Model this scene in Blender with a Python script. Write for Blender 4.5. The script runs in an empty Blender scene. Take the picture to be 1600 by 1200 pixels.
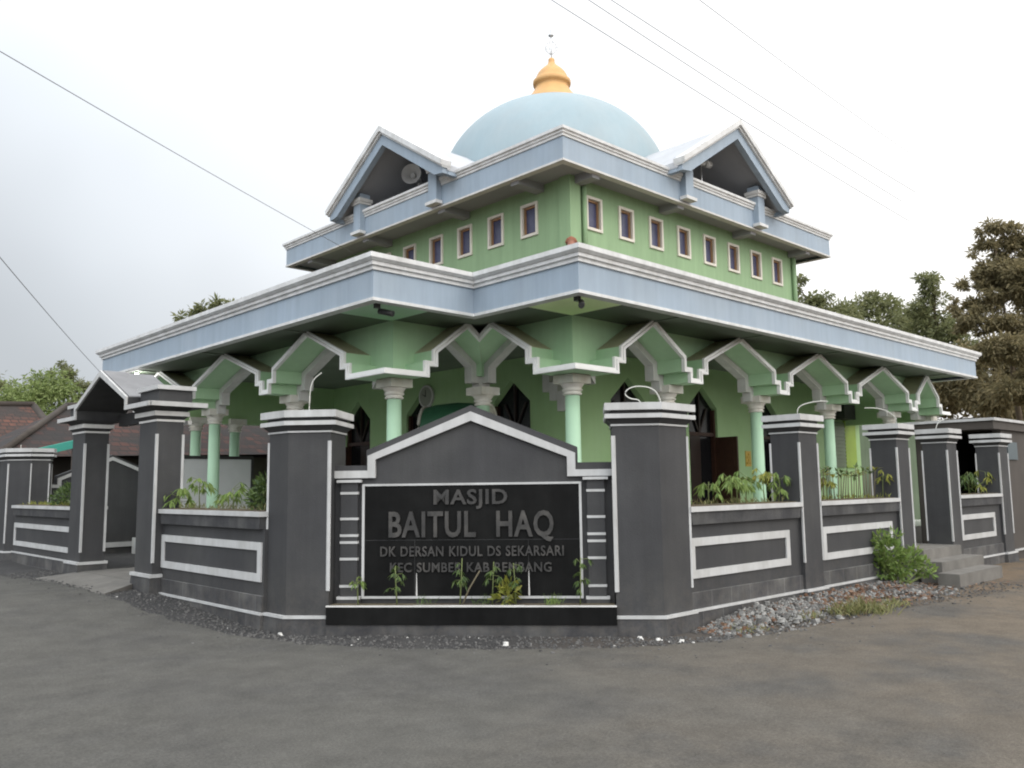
import bpy, math, random
from mathutils import Vector, Matrix
random.seed(7)
rnd = random.random
uni = random.uniform
S = bpy.context.scene
COL = S.collection
PI = math.pi

# ------------------------------------------------------------------ camera
CAMR = ((0.7267104508714889, -0.6868326632428058, -0.012361767549657367),
        (-0.07235668654134408, -0.09442815801903336, 0.9928987022279212),
        (0.6831225589211023, 0.7206554070260813, 0.11831886500959217))
FPX = 1341.297
cam = bpy.data.objects.new('camera', bpy.data.cameras.new('camera'))
COL.objects.link(cam)
_r, _u, _f = [Vector(v).normalized() for v in CAMR]
cam.matrix_world = Matrix(((_r.x, _u.x, -_f.x, 0.0), (_r.y, _u.y, -_f.y, 0.0), (_r.z, _u.z, -_f.z, 1.6), (0, 0, 0, 1)))
cam.data.sensor_width = 36.0
cam.data.lens = FPX * 36.0 / 1600.0
cam.data.clip_start = 0.1
cam.data.clip_end = 2000.0
S.camera = cam
CAMP = Vector((0, 0, 1.6))

def ray(x, y):
    return _r * ((x - 800) / FPX) + _u * ((600 - y) / FPX) + _f

def at(x, y, depth):
    return CAMP + ray(x, y) * depth

# ------------------------------------------------------------------ world, sun, exposure
SUN_EL, SUN_AZ = math.radians(42), math.atan2(-0.80, 0.45)
world = bpy.data.worlds.new("World")
S.world = world
world.use_nodes = True
wn, wl = world.node_tree.nodes, world.node_tree.links
wn.clear()
w_out = wn.new('ShaderNodeOutputWorld')
w_bg = wn.new('ShaderNodeBackground')
w_bg.inputs['Strength'].default_value = 0.1
w_sky = wn.new('ShaderNodeTexSky')
w_sky.sky_type = 'NISHITA'
w_sky.sun_disc = False
w_sky.sun_elevation = SUN_EL
w_sky.sun_rotation = PI / 2 - SUN_AZ
w_sky.dust_density = 3.0
w_tc = wn.new('ShaderNodeTexCoord')
w_sep = wn.new('ShaderNodeSeparateXYZ')
wl.new(w_tc.outputs['Generated'], w_sep.inputs[0])

def wmath(op, a, b=None, clamp=False):
    n = wn.new('ShaderNodeMath')
    n.operation = op
    n.use_clamp = clamp
    for i, v in enumerate((a, b)):
        if v is None:
            continue
        if isinstance(v, (int, float)):
            n.inputs[i].default_value = v
        else:
            wl.new(v, n.inputs[i])
    return n.outputs[0]

# overcast dome: three times brighter overhead than at the skyline, duller towards the left of the picture
zpos = wmath('MAXIMUM', w_sep.outputs[2], 0.0)
lift = wmath('ADD', wmath('MULTIPLY', zpos, 0.75), 1.0)
leftness = wmath('ADD', wmath('MULTIPLY', w_sep.outputs[0], -0.7267), wmath('MULTIPLY', w_sep.outputs[1], 0.6868))
lmap = wn.new('ShaderNodeMapRange')
lmap.inputs[1].default_value = -0.30
lmap.inputs[2].default_value = 0.55
lmap.inputs[3].default_value = 1.0
lmap.inputs[4].default_value = 0.53
lmap.interpolation_type = 'SMOOTHSTEP'
wl.new(leftness, lmap.inputs[0])
w_noise = wn.new('ShaderNodeTexNoise')
w_noise.inputs['Scale'].default_value = 2.2
w_noise.inputs['Detail'].default_value = 3.0
w_noise.inputs['Roughness'].default_value = 0.45
wl.new(w_tc.outputs['Generated'], w_noise.inputs['Vector'])
w_nm = wn.new('ShaderNodeMapRange')
w_nm.inputs[1].default_value = 0.3
w_nm.inputs[2].default_value = 0.7
w_nm.inputs[3].default_value = 0.84
w_nm.inputs[4].default_value = 1.16
wl.new(w_noise.outputs[0], w_nm.inputs[0])
backness = wmath('ADD', wmath('MULTIPLY', w_sep.outputs[0], -0.688), wmath('MULTIPLY', w_sep.outputs[1], -0.726))  # added fill: unseen sky behind the camera brightened to reach under the eaves
back_fill = wn.new('ShaderNodeMapRange')
back_fill.interpolation_type = 'SMOOTHSTEP'
back_fill.inputs[1].default_value = -0.1
back_fill.inputs[2].default_value = 0.85
back_fill.inputs[3].default_value = 1.0
back_fill.inputs[4].default_value = 2.1
wl.new(backness, back_fill.inputs[0])
high = wn.new('ShaderNodeMapRange')
high.interpolation_type = 'SMOOTHSTEP'
high.inputs[1].default_value = 0.08
high.inputs[2].default_value = 0.85
wl.new(zpos, high.inputs[0])
lfac = wmath('ADD', lmap.outputs[0], wmath('MULTIPLY', wmath('SUBTRACT', 1.0, lmap.outputs[0]), high.outputs[0]))
lum = wmath('MULTIPLY', wmath('MULTIPLY', wmath('MULTIPLY', lift, lfac), w_nm.outputs[0]), back_fill.outputs[0])
tint = wn.new('ShaderNodeMixRGB')
tint.inputs[1].default_value = (1.0, 0.985, 0.965, 1)
tint.inputs[2].default_value = (0.93, 0.98, 1.03, 1)
tl = wn.new('ShaderNodeMapRange')
tl.inputs[1].default_value = -0.5
tl.inputs[2].default_value = 0.45
wl.new(leftness, tl.inputs[0])
wl.new(tl.outputs[0], tint.inputs[0])
scl = wn.new('ShaderNodeVectorMath')
scl.operation = 'SCALE'
wl.new(tint.outputs[0], scl.inputs[0])
wl.new(wmath('MULTIPLY', lum, 11.8), scl.inputs['Scale'])
w_mix = wn.new('ShaderNodeMixRGB')
w_mix.inputs[0].default_value = 0.9
wl.new(w_sky.outputs[0], w_mix.inputs[1])
wl.new(scl.outputs[0], w_mix.inputs[2])
wl.new(w_mix.outputs[0], w_bg.inputs['Color'])
wl.new(w_bg.outputs[0], w_out.inputs['Surface'])

sun = bpy.data.objects.new('sun', bpy.data.lights.new('sun', 'SUN'))
COL.objects.link(sun)
sun.data.energy = 0.5
sun.data.angle = math.radians(30)
sun.data.color = (1.0, 0.95, 0.88)
_sd = Vector((math.cos(SUN_AZ) * math.cos(SUN_EL), math.sin(SUN_AZ) * math.cos(SUN_EL), math.sin(SUN_EL)))
sun.rotation_euler = _sd.to_track_quat('Z', 'Y').to_euler()
sun.location = _sd * 60

S.render.engine = 'CYCLES'
S.cycles.use_denoising = True
S.cycles.max_bounces = 7
S.cycles.diffuse_bounces = 4
S.cycles.filter_width = 2.0
S.view_settings.view_transform = 'Standard'
S.view_settings.look = 'None'
S.view_settings.exposure = 0.0
S.view_settings.gamma = 1.0

# ------------------------------------------------------------------ materials
def mat(name, col, rough=0.7, var=0.12, scale=3.0, col2=None, c2=0.0, streak=0.0, fine=0.0, bump=0.0, bscale=60.0,
        leaf=0.0, splash=0.0, spec=0.4, metal=0.0, emit=None, c2scale=1.2, translucent=0.0):
    m = bpy.data.materials.new(name)
    m.use_nodes = True
    n, l = m.node_tree.nodes, m.node_tree.links
    b = n['Principled BSDF']
    b.inputs['Roughness'].default_value = rough
    b.inputs['Specular IOR Level'].default_value = spec
    b.inputs['Metallic'].default_value = metal
    geo = n.new('ShaderNodeNewGeometry')

    def noise(sc, det=4.0, vec=None, rg=0.55):
        t = n.new('ShaderNodeTexNoise')
        t.inputs['Scale'].default_value = sc
        t.inputs['Detail'].default_value = det
        t.inputs['Roughness'].default_value = rg
        l.new(vec if vec is not None else geo.outputs['Position'], t.inputs['Vector'])
        return t.outputs[0]

    def mr(v, a, b_, c, d):
        t = n.new('ShaderNodeMapRange')
        for i, q in enumerate((a, b_, c, d)):
            t.inputs[i + 1].default_value = q
        l.new(v, t.inputs[0])
        return t.outputs[0]

    def mul(v, c):
        t = n.new('ShaderNodeVectorMath')
        t.operation = 'SCALE'
        l.new(c, t.inputs[0])
        l.new(v, t.inputs['Scale'])
        return t.outputs[0]
    rgb = n.new('ShaderNodeRGB')
    rgb.outputs[0].default_value = (*col, 1)
    c = rgb.outputs[0]
    if col2 is not None:
        mx = n.new('ShaderNodeMixRGB')
        l.new(c, mx.inputs[1])
        mx.inputs[2].default_value = (*col2, 1)
        if leaf:
            l.new(geo.outputs['Random Per Island'], mx.inputs[0])
        else:
            l.new(mr(noise(c2scale, 6.0), 0.42, 0.68, 0.0, c2), mx.inputs[0])
        c = mx.outputs[0]
    if var:
        c = mul(mr(noise(scale, 5.0), 0.25, 0.75, 1 - var, 1 + var), c)
    if fine:
        c = mul(mr(noise(95.0, 2.0), 0.3, 0.7, 1 - fine, 1 + fine), c)
    if streak:
        mp = n.new('ShaderNodeMapping')
        mp.inputs['Scale'].default_value = (7.0, 7.0, 0.5)
        l.new(geo.outputs['Position'], mp.inputs[0])
        c = mul(mr(noise(1.0, 5.0, mp.outputs[0], 0.65), 0.35, 0.75, 1.0 + streak * 0.3, 1.0 - streak), c)
    if splash:
        sz = n.new('ShaderNodeSeparateXYZ')
        l.new(geo.outputs['Position'], sz.inputs[0])
        ml = n.new('ShaderNodeMath')
        ml.operation = 'MULTIPLY'
        l.new(mr(sz.outputs[2], 0.1, 0.75, 1.0, 0.0), ml.inputs[0])
        l.new(mr(noise(9.0, 8.0, None, 0.75), 0.42, 0.66, 0.0, splash), ml.inputs[1])
        mx2 = n.new('ShaderNodeMixRGB')
        l.new(ml.outputs[0], mx2.inputs[0])
        l.new(c, mx2.inputs[1])
        mx2.inputs[2].default_value = (0.15, 0.13, 0.105, 1)
        c = mx2.outputs[0]
    l.new(c, b.inputs['Base Color'])
    if bump:
        bp = n.new('ShaderNodeBump')
        bp.inputs['Strength'].default_value = bump
        bp.inputs['Distance'].default_value = 0.02
        l.new(noise(bscale, 4.0), bp.inputs['Height'])
        l.new(bp.outputs[0], b.inputs['Normal'])
    if translucent:
        tr = n.new('ShaderNodeBsdfTranslucent')
        l.new(c, tr.inputs[0])
        ms = n.new('ShaderNodeMixShader')
        ms.inputs[0].default_value = translucent
        l.new(b.outputs[0], ms.inputs[1])
        l.new(tr.outputs[0], ms.inputs[2])
        l.new(ms.outputs[0], n['Material Output'].inputs['Surface'])
    if emit:
        b.inputs['Emission Color'].default_value = (*emit[0], 1)
        b.inputs['Emission Strength'].default_value = emit[1]
    return m

M = {}
M['black'] = mat('black_paint', (0.040, 0.040, 0.042), 0.7, 0.14, 2.2, (0.058, 0.0575, 0.056), 0.6, streak=0.15, splash=0.22, fine=0.06, bump=0.12)
M['black_worn'] = mat('black_paint_worn', (0.040, 0.040, 0.043), 0.75, 0.22, 3.0, (0.090, 0.089, 0.086), 0.8, streak=0.3, splash=0.25, fine=0.08, bump=0.2, bscale=35, c2scale=2.3)
M['tile_black'] = mat('black_granite_tile', (0.0085, 0.0085, 0.0085), 0.5, 0.2, 5.0, (0.015, 0.015, 0.0145), 0.6, streak=0.2, fine=0.1, spec=0.06)
M['letter'] = mat('dull_metal_letter', (0.032, 0.031, 0.030), 0.5, 0.3, 9.0, (0.09, 0.083, 0.075), 0.6, spec=0.4, c2scale=5)
M['white'] = mat('white_paint', (0.65, 0.65, 0.645), 0.65, 0.07, 4.0, (0.50, 0.495, 0.475), 0.6, streak=0.16, fine=0.02, c2scale=3.0)
M['white_dimmed'] = mat('dimmed_white_paint', (0.48, 0.48, 0.475), 0.7, 0.07, 4.0, (0.38, 0.375, 0.36), 0.6, streak=0.14, fine=0.02, c2scale=3.0)  # the same white darkened, tonal falloff low down put into the colour
M['white_lifted'] = mat('lifted_white_paint', (0.86, 0.86, 0.84), 0.6, 0.05, 4.0, (0.72, 0.71, 0.68), 0.4, c2scale=3.0)  # the same white lightened in the colour to offset shade under the eave
M['white_grey'] = mat('grey_white_plaster', (0.60, 0.59, 0.57), 0.7, 0.08, 4.0, (0.50, 0.49, 0.46), 0.5, streak=0.12, c2scale=3)
M['cream'] = mat('cream_paint', (0.70, 0.66, 0.58), 0.6, 0.08, 4.0, streak=0.08)
M['capital'] = mat('plaster_capital', (0.66, 0.64, 0.58), 0.7, 0.10, 6.0, (0.56, 0.50, 0.41), 0.5, c2scale=5)
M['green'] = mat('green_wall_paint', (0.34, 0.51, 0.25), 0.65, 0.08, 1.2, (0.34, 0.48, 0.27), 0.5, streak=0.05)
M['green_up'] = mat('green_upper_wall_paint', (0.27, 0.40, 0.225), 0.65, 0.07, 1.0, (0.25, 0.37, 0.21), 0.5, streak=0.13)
M['mint'] = mat('mint_green_paint', (0.41, 0.61, 0.43), 0.55, 0.06, 2.0, streak=0.04)
M['mint_canopy'] = mat('mint_canopy_paint', (0.43, 0.63, 0.40), 0.6, 0.07, 1.6, streak=0.06)
M['corner_lit_green'] = mat('lit_green_ceiling', (0.80, 0.93, 0.52), 0.6, 0.05)  # lighter green paint, raised further so the colour carries light on the corner
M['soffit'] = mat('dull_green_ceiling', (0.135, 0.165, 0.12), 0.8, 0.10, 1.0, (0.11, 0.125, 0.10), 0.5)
M['canopy_top'] = mat('dusty_olive_concrete', (0.44, 0.43, 0.28), 0.85, 0.14, 2.5)
M['blue'] = mat('light_blue_paint', (0.30, 0.365, 0.435), 0.6, 0.07, 1.3, (0.335, 0.385, 0.43), 0.4, streak=0.11)
M['grey_ceiling'] = mat('grey_ceiling_paint', (0.30, 0.305, 0.32), 0.7, 0.08, 1.0)
M['roof_conc'] = mat('pale_roof_concrete', (0.45, 0.46, 0.48), 0.75, 0.08, 2.0, streak=0.06)
M['gate_roof'] = mat('grey_gate_roof', (0.20, 0.20, 0.205), 0.8, 0.12, 2.0, streak=0.1)
M['dome'] = mat('dome_blue_paint', (0.265, 0.345, 0.38), 0.55, 0.05, 0.8, (0.30, 0.35, 0.37), 0.5, streak=0.04, spec=0.5)
M['gold'] = mat('ochre_gold_paint', (0.58, 0.335, 0.13), 0.5, 0.08, 4.0, (0.52, 0.28, 0.10), 0.5)
M['steel'] = mat('bright_steel', (0.55, 0.55, 0.55), 0.3, 0.05, metal=0.9)
M['brown'] = mat('dark_brown_wood', (0.042, 0.017, 0.010), 0.5, 0.2, 8.0, streak=0.2)
M['brown_win'] = mat('window_frame_wood', (0.36, 0.215, 0.115), 0.5, 0.15, 8.0)
M['door_dark'] = mat('dark_door_wood', (0.022, 0.012, 0.009), 0.45, 0.2, 6.0)
M['glass_and_hall'] = mat('dark_glass_and_hall', (0.008, 0.008, 0.009), 0.2, 0.0, spec=0.3)  # near-black for transom glass and for the darkness behind the doorways
M['win_glass'] = mat('dark_blue_window_glass', (0.075, 0.08, 0.145), 0.25, 0.25, 4.0, spec=0.5)
M['floor_tile'] = mat('floor_tiles', (0.62, 0.63, 0.60), 0.3, 0.08)
M['concrete'] = mat('grey_concrete', (0.165, 0.155, 0.14), 0.9, 0.22, 3.0, (0.115, 0.11, 0.10), 0.6, streak=0.1, bump=0.25)
M['plastic_dark'] = mat('dark_plastic', (0.03, 0.03, 0.03), 0.45, 0.0)
M['horn'] = mat('grey_horn_plastic', (0.55, 0.54, 0.52), 0.5, 0.05)
M['drum_green'] = mat('dark_green_drum', (0.035, 0.125, 0.065), 0.5, 0.15, 5)
M['skin'] = mat('drum_hide', (0.52, 0.50, 0.44), 0.7, 0.1)
M['clock'] = mat('clock_face', (0.30, 0.31, 0.26), 0.4, 0.05)
M['board'] = mat('grey_white_board', (0.55, 0.56, 0.56), 0.4, 0.05)
M['soil'] = mat('planter_soil', (0.085, 0.066, 0.045), 0.95, 0.3, 12.0, (0.13, 0.11, 0.06), 0.6, bump=0.6)
M['leaf'] = mat('fresh_leaf', (0.115, 0.195, 0.045), 0.55, 0.0, col2=(0.23, 0.30, 0.085), leaf=1, translucent=0.3)
M['leaf_dark'] = mat('dark_leaf', (0.040, 0.075, 0.022), 0.5, 0.0, col2=(0.10, 0.15, 0.035), leaf=1, translucent=0.2)
M['leaf_yellow'] = mat('yellowish_leaf', (0.16, 0.19, 0.035), 0.5, 0.0, col2=(0.29, 0.28, 0.05), leaf=1, translucent=0.3)
M['grass'] = mat('roadside_grass', (0.13, 0.155, 0.05), 0.6, 0.0, col2=(0.25, 0.22, 0.10), leaf=1, translucent=0.2)
M['tree_leaf'] = mat('tree_leaf', (0.125, 0.145, 0.062), 0.55, 0.0, col2=(0.26, 0.265, 0.125), leaf=1, translucent=0.45)  # leaf colour lightened to stand for haze over the far trees
M['tree_warm'] = mat('hazy_warm_leaf', (0.155, 0.138, 0.072), 0.6, 0.0, col2=(0.33, 0.275, 0.15), leaf=1, translucent=0.5)  # warm leaf colour lightened to carry haze and backlight
M['tree_light'] = mat('light_green_tree_leaf', (0.15, 0.21, 0.06), 0.55, 0.0, col2=(0.27, 0.32, 0.12), leaf=1, translucent=0.3)
M['bark'] = mat('bark', (0.10, 0.075, 0.05), 0.9, 0.25, 6.0, bump=0.4)
M['stem'] = mat('green_stem', (0.14, 0.17, 0.06), 0.7, 0.1)
M['dry_stem'] = mat('dry_stick', (0.13, 0.11, 0.07), 0.8, 0.25)
M['old_wall'] = mat('old_house_wall', (0.055, 0.045, 0.038), 0.9, 0.3, 2.0)
M['house_plaster'] = mat('dirty_house_plaster', (0.10, 0.09, 0.08), 0.9, 0.25, 1.5, streak=0.2)
M['turquoise'] = mat('turquoise_awning', (0.035, 0.26, 0.20), 0.6, 0.1)
M['annex'] = mat('brown_black_paint', (0.062, 0.053, 0.046), 0.75, 0.15, 2.0, streak=0.12)
M['louvre'] = mat('louvre_glass', (0.13, 0.18, 0.10), 0.4, 0.1)
M['lime'] = mat('lime_poster', (0.25, 0.36, 0.05), 0.5, 0.1)
M['wire'] = mat('power_wire', (0.20, 0.20, 0.21), 0.6, 0.0)
M['pebble'] = mat('gravel_stone', (0.05, 0.05, 0.05), 0.9, 0.0, col2=(0.14, 0.135, 0.13), leaf=1)
M['rubble_grey'] = mat('rubble_stone', (0.075, 0.073, 0.07), 0.9, 0.0, col2=(0.30, 0.295, 0.28), leaf=1)
M['rubble_red'] = mat('brick_chip', (0.12, 0.06, 0.035), 0.9, 0.0, col2=(0.19, 0.12, 0.08), leaf=1)
M['litter'] = mat('white_chip', (0.62, 0.61, 0.58), 0.8, 0.0)
M['bulb'] = mat('lit_bulb', (1, 1, 1), 0.5, 0.0, emit=((1.0, 1.0, 0.97), 30.0))
M['gold_text'] = mat('gold_sticker', (0.55, 0.38, 0.08), 0.4, 0.0)
M['pvc'] = mat('white_pvc_conduit', (0.50, 0.50, 0.46), 0.5, 0.05)


def roof_tile_mat(name, c1, c2, c3, axis):
    m = bpy.data.materials.new(name)
    m.use_nodes = True
    n, l = m.node_tree.nodes, m.node_tree.links
    b = n['Principled BSDF']
    b.inputs['Roughness'].default_value = 0.9
    geo = n.new('ShaderNodeNewGeometry')
    br = n.new('ShaderNodeTexBrick')
    sep = n.new('ShaderNodeSeparateXYZ')
    cmb = n.new('ShaderNodeCombineXYZ')
    l.new(geo.outputs['Position'], sep.inputs[0])
    l.new(sep.outputs[0 if axis == 'x' else 1], cmb.inputs[0])
    l.new(sep.outputs[2], cmb.inputs[1])
    l.new(cmb.outputs[0], br.inputs['Vector'])
    br.inputs['Scale'].default_value = 1.0
    br.inputs['Brick Width'].default_value = 0.24
    br.inputs['Row Height'].default_value = 0.14
    br.inputs['Mortar Size'].default_value = 0.016
    br.inputs['Color1'].default_value = (*c1, 1)
    br.inputs['Color2'].default_value = (*c2, 1)
    br.inputs['Mortar'].default_value = (0.018, 0.014, 0.012, 1)
    ns = n.new('ShaderNodeTexNoise')
    ns.inputs['Scale'].default_value = 1.1
    ns.inputs['Detail'].default_value = 8
    l.new(geo.outputs['Position'], ns.inputs['Vector'])
    r = n.new('ShaderNodeMapRange')
    r.inputs[1].default_value = 0.45
    r.inputs[2].default_value = 0.62
    l.new(ns.outputs[0], r.inputs[0])
    mx = n.new('ShaderNodeMixRGB')
    l.new(r.outputs[0], mx.inputs[0])
    l.new(br.outputs[0], mx.inputs[1])
    mx.inputs[2].default_value = (*c3, 1)
    l.new(mx.outputs[0], b.inputs['Base Color'])
    bp = n.new('ShaderNodeBump')
    bp.inputs['Strength'].default_value = 0.8
    bp.inputs['Distance'].default_value = 0.05
    l.new(br.outputs['Fac'], bp.inputs['Height'])
    bp.invert = True
    l.new(bp.outputs[0], b.inputs['Normal'])
    return m


M['old_tiles'] = roof_tile_mat('old_clay_tiles', (0.022, 0.015, 0.013), (0.070, 0.025, 0.017), (0.019, 0.016, 0.015), 'x')
M['red_tiles'] = roof_tile_mat('red_clay_tiles', (0.055, 0.025, 0.018), (0.11, 0.042, 0.026), (0.028, 0.021, 0.018), 'x')
M['mosque_tiles'] = roof_tile_mat('mossy_clay_tiles', (0.14, 0.11, 0.07), (0.20, 0.11, 0.07), (0.13, 0.13, 0.08), 'x')


def block_mat(name, axis):
    m = M['black_worn'].copy()
    m.name = name
    n, l = m.node_tree.nodes, m.node_tree.links
    b = n['Principled BSDF']
    src = b.inputs['Base Color'].links[0].from_socket
    geo = n.new('ShaderNodeNewGeometry')
    sep = n.new('ShaderNodeSeparateXYZ')
    cmb = n.new('ShaderNodeCombineXYZ')
    br = n.new('ShaderNodeTexBrick')
    l.new(geo.outputs['Position'], sep.inputs[0])
    l.new(sep.outputs[0 if axis == 'x' else 1], cmb.inputs[0])
    l.new(sep.outputs[2], cmb.inputs[1])
    l.new(cmb.outputs[0], br.inputs['Vector'])
    br.inputs['Scale'].default_value = 1.0
    br.inputs['Brick Width'].default_value = 0.41
    br.inputs['Row Height'].default_value = 0.193
    br.inputs['Mortar Size'].default_value = 0.006
    br.inputs['Color1'].default_value = (0.9, 0.9, 0.9, 1)
    br.inputs['Color2'].default_value = (1.45, 1.43, 1.4, 1)
    br.inputs['Mortar'].default_value = (2.0, 2.0, 1.95, 1)
    mx = n.new('ShaderNodeVectorMath')
    mx.operation = 'MULTIPLY'
    l.new(src, mx.inputs[0])
    l.new(br.outputs[0], mx.inputs[1])
    l.new(mx.outputs[0], b.inputs['Base Color'])
    return m


M['block_x'] = block_mat('dark_block_courses_x', 'x')
M['block_y'] = block_mat('dark_block_courses_y', 'y')


def ground_mat(name, base, alt, patch, pebb, rough=0.95):
    m = bpy.data.materials.new(name)
    m.use_nodes = True
    n, l = m.node_tree.nodes, m.node_tree.links
    b = n['Principled BSDF']
    b.inputs['Roughness'].default_value = rough
    b.inputs['Specular IOR Level'].default_value = 0.2
    geo = n.new('ShaderNodeNewGeometry')

    def noise(sc, det, rg=0.6):
        t = n.new('ShaderNodeTexNoise')
        t.inputs['Scale'].default_value = sc
        t.inputs['Detail'].default_value = det
        t.inputs['Roughness'].default_value = rg
        l.new(geo.outputs['Position'], t.inputs['Vector'])
        return t.outputs[0]

    def mr(v, a, b_, c, d):
        t = n.new('ShaderNodeMapRange')
        for i, q in enumerate((a, b_, c, d)):
            t.inputs[i + 1].default_value = q
        l.new(v, t.inputs[0])
        return t.outputs[0]

    def mix(f, a, bcol):
        t = n.new('ShaderNodeMixRGB')
        l.new(f, t.inputs[0])
        if isinstance(a, tuple):
            t.inputs[1].default_value = (*a, 1)
        else:
            l.new(a, t.inputs[1])
        if isinstance(bcol, tuple):
            t.inputs[2].default_value = (*bcol, 1)
        else:
            l.new(bcol, t.inputs[2])
        return t.outputs[0]

    def scale(c, v):
        t = n.new('ShaderNodeVectorMath')
        t.operation = 'SCALE'
        l.new(c, t.inputs[0])
        l.new(v, t.inputs['Scale'])
        return t.outputs[0]
    # a warmer, dustier soil towards the right hand road (it lies that way on the ground)
    sep = n.new('ShaderNodeSeparateXYZ')
    l.new(geo.outputs['Position'], sep.inputs[0])
    add = n.new('ShaderNodeMath')
    add.operation = 'MULTIPLY_ADD'
    l.new(sep.outputs[1], add.inputs[0])
    add.inputs[1].default_value = -1.0
    l.new(sep.outputs[0], add.inputs[2])
    wob = n.new('ShaderNodeMath')
    wob.operation = 'MULTIPLY_ADD'
    l.new(noise(0.5, 4), wob.inputs[0])
    wob.inputs[1].default_value = 6.0
    l.new(add.outputs[0], wob.inputs[2])
    c = mix(mr(wob.outputs[0], 2.0, 13.0, 0.0, 1.0), base, alt)
    c = mix(mr(noise(0.75, 6, 0.65), 0.46, 0.64, 0.0, 0.75), c, patch)
    c = scale(c, mr(noise(2.6, 8, 0.7), 0.25, 0.75, 0.76, 1.24))
    c = scale(c, mr(noise(55.0, 3, 0.8), 0.3, 0.7, 1 - pebb, 1 + pebb))
    c = scale(c, mr(noise(190.0, 2, 0.8), 0.3, 0.7, 1 - pebb * 0.8, 1 + pebb * 0.8))
    l.new(c, b.inputs['Base Color'])
    bp = n.new('ShaderNodeBump')
    bp.inputs['Strength'].default_value = 0.5
    bp.inputs['Distance'].default_value = 0.02
    l.new(noise(45.0, 6, 0.75), bp.inputs['Height'])
    l.new(bp.outputs[0], b.inputs['Normal'])
    return m


M['ground'] = ground_mat('grey_gravel_ground', (0.050, 0.049, 0.049), (0.14, 0.104, 0.07), (0.062, 0.060, 0.058), 0.34)
M['road'] = ground_mat('worn_asphalt', (0.090, 0.087, 0.079), (0.138, 0.111, 0.083), (0.074, 0.072, 0.068), 0.28)
M['road_patch'] = ground_mat('older_asphalt', (0.096, 0.092, 0.085), (0.13, 0.108, 0.085), (0.082, 0.080, 0.075), 0.25)


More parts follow.
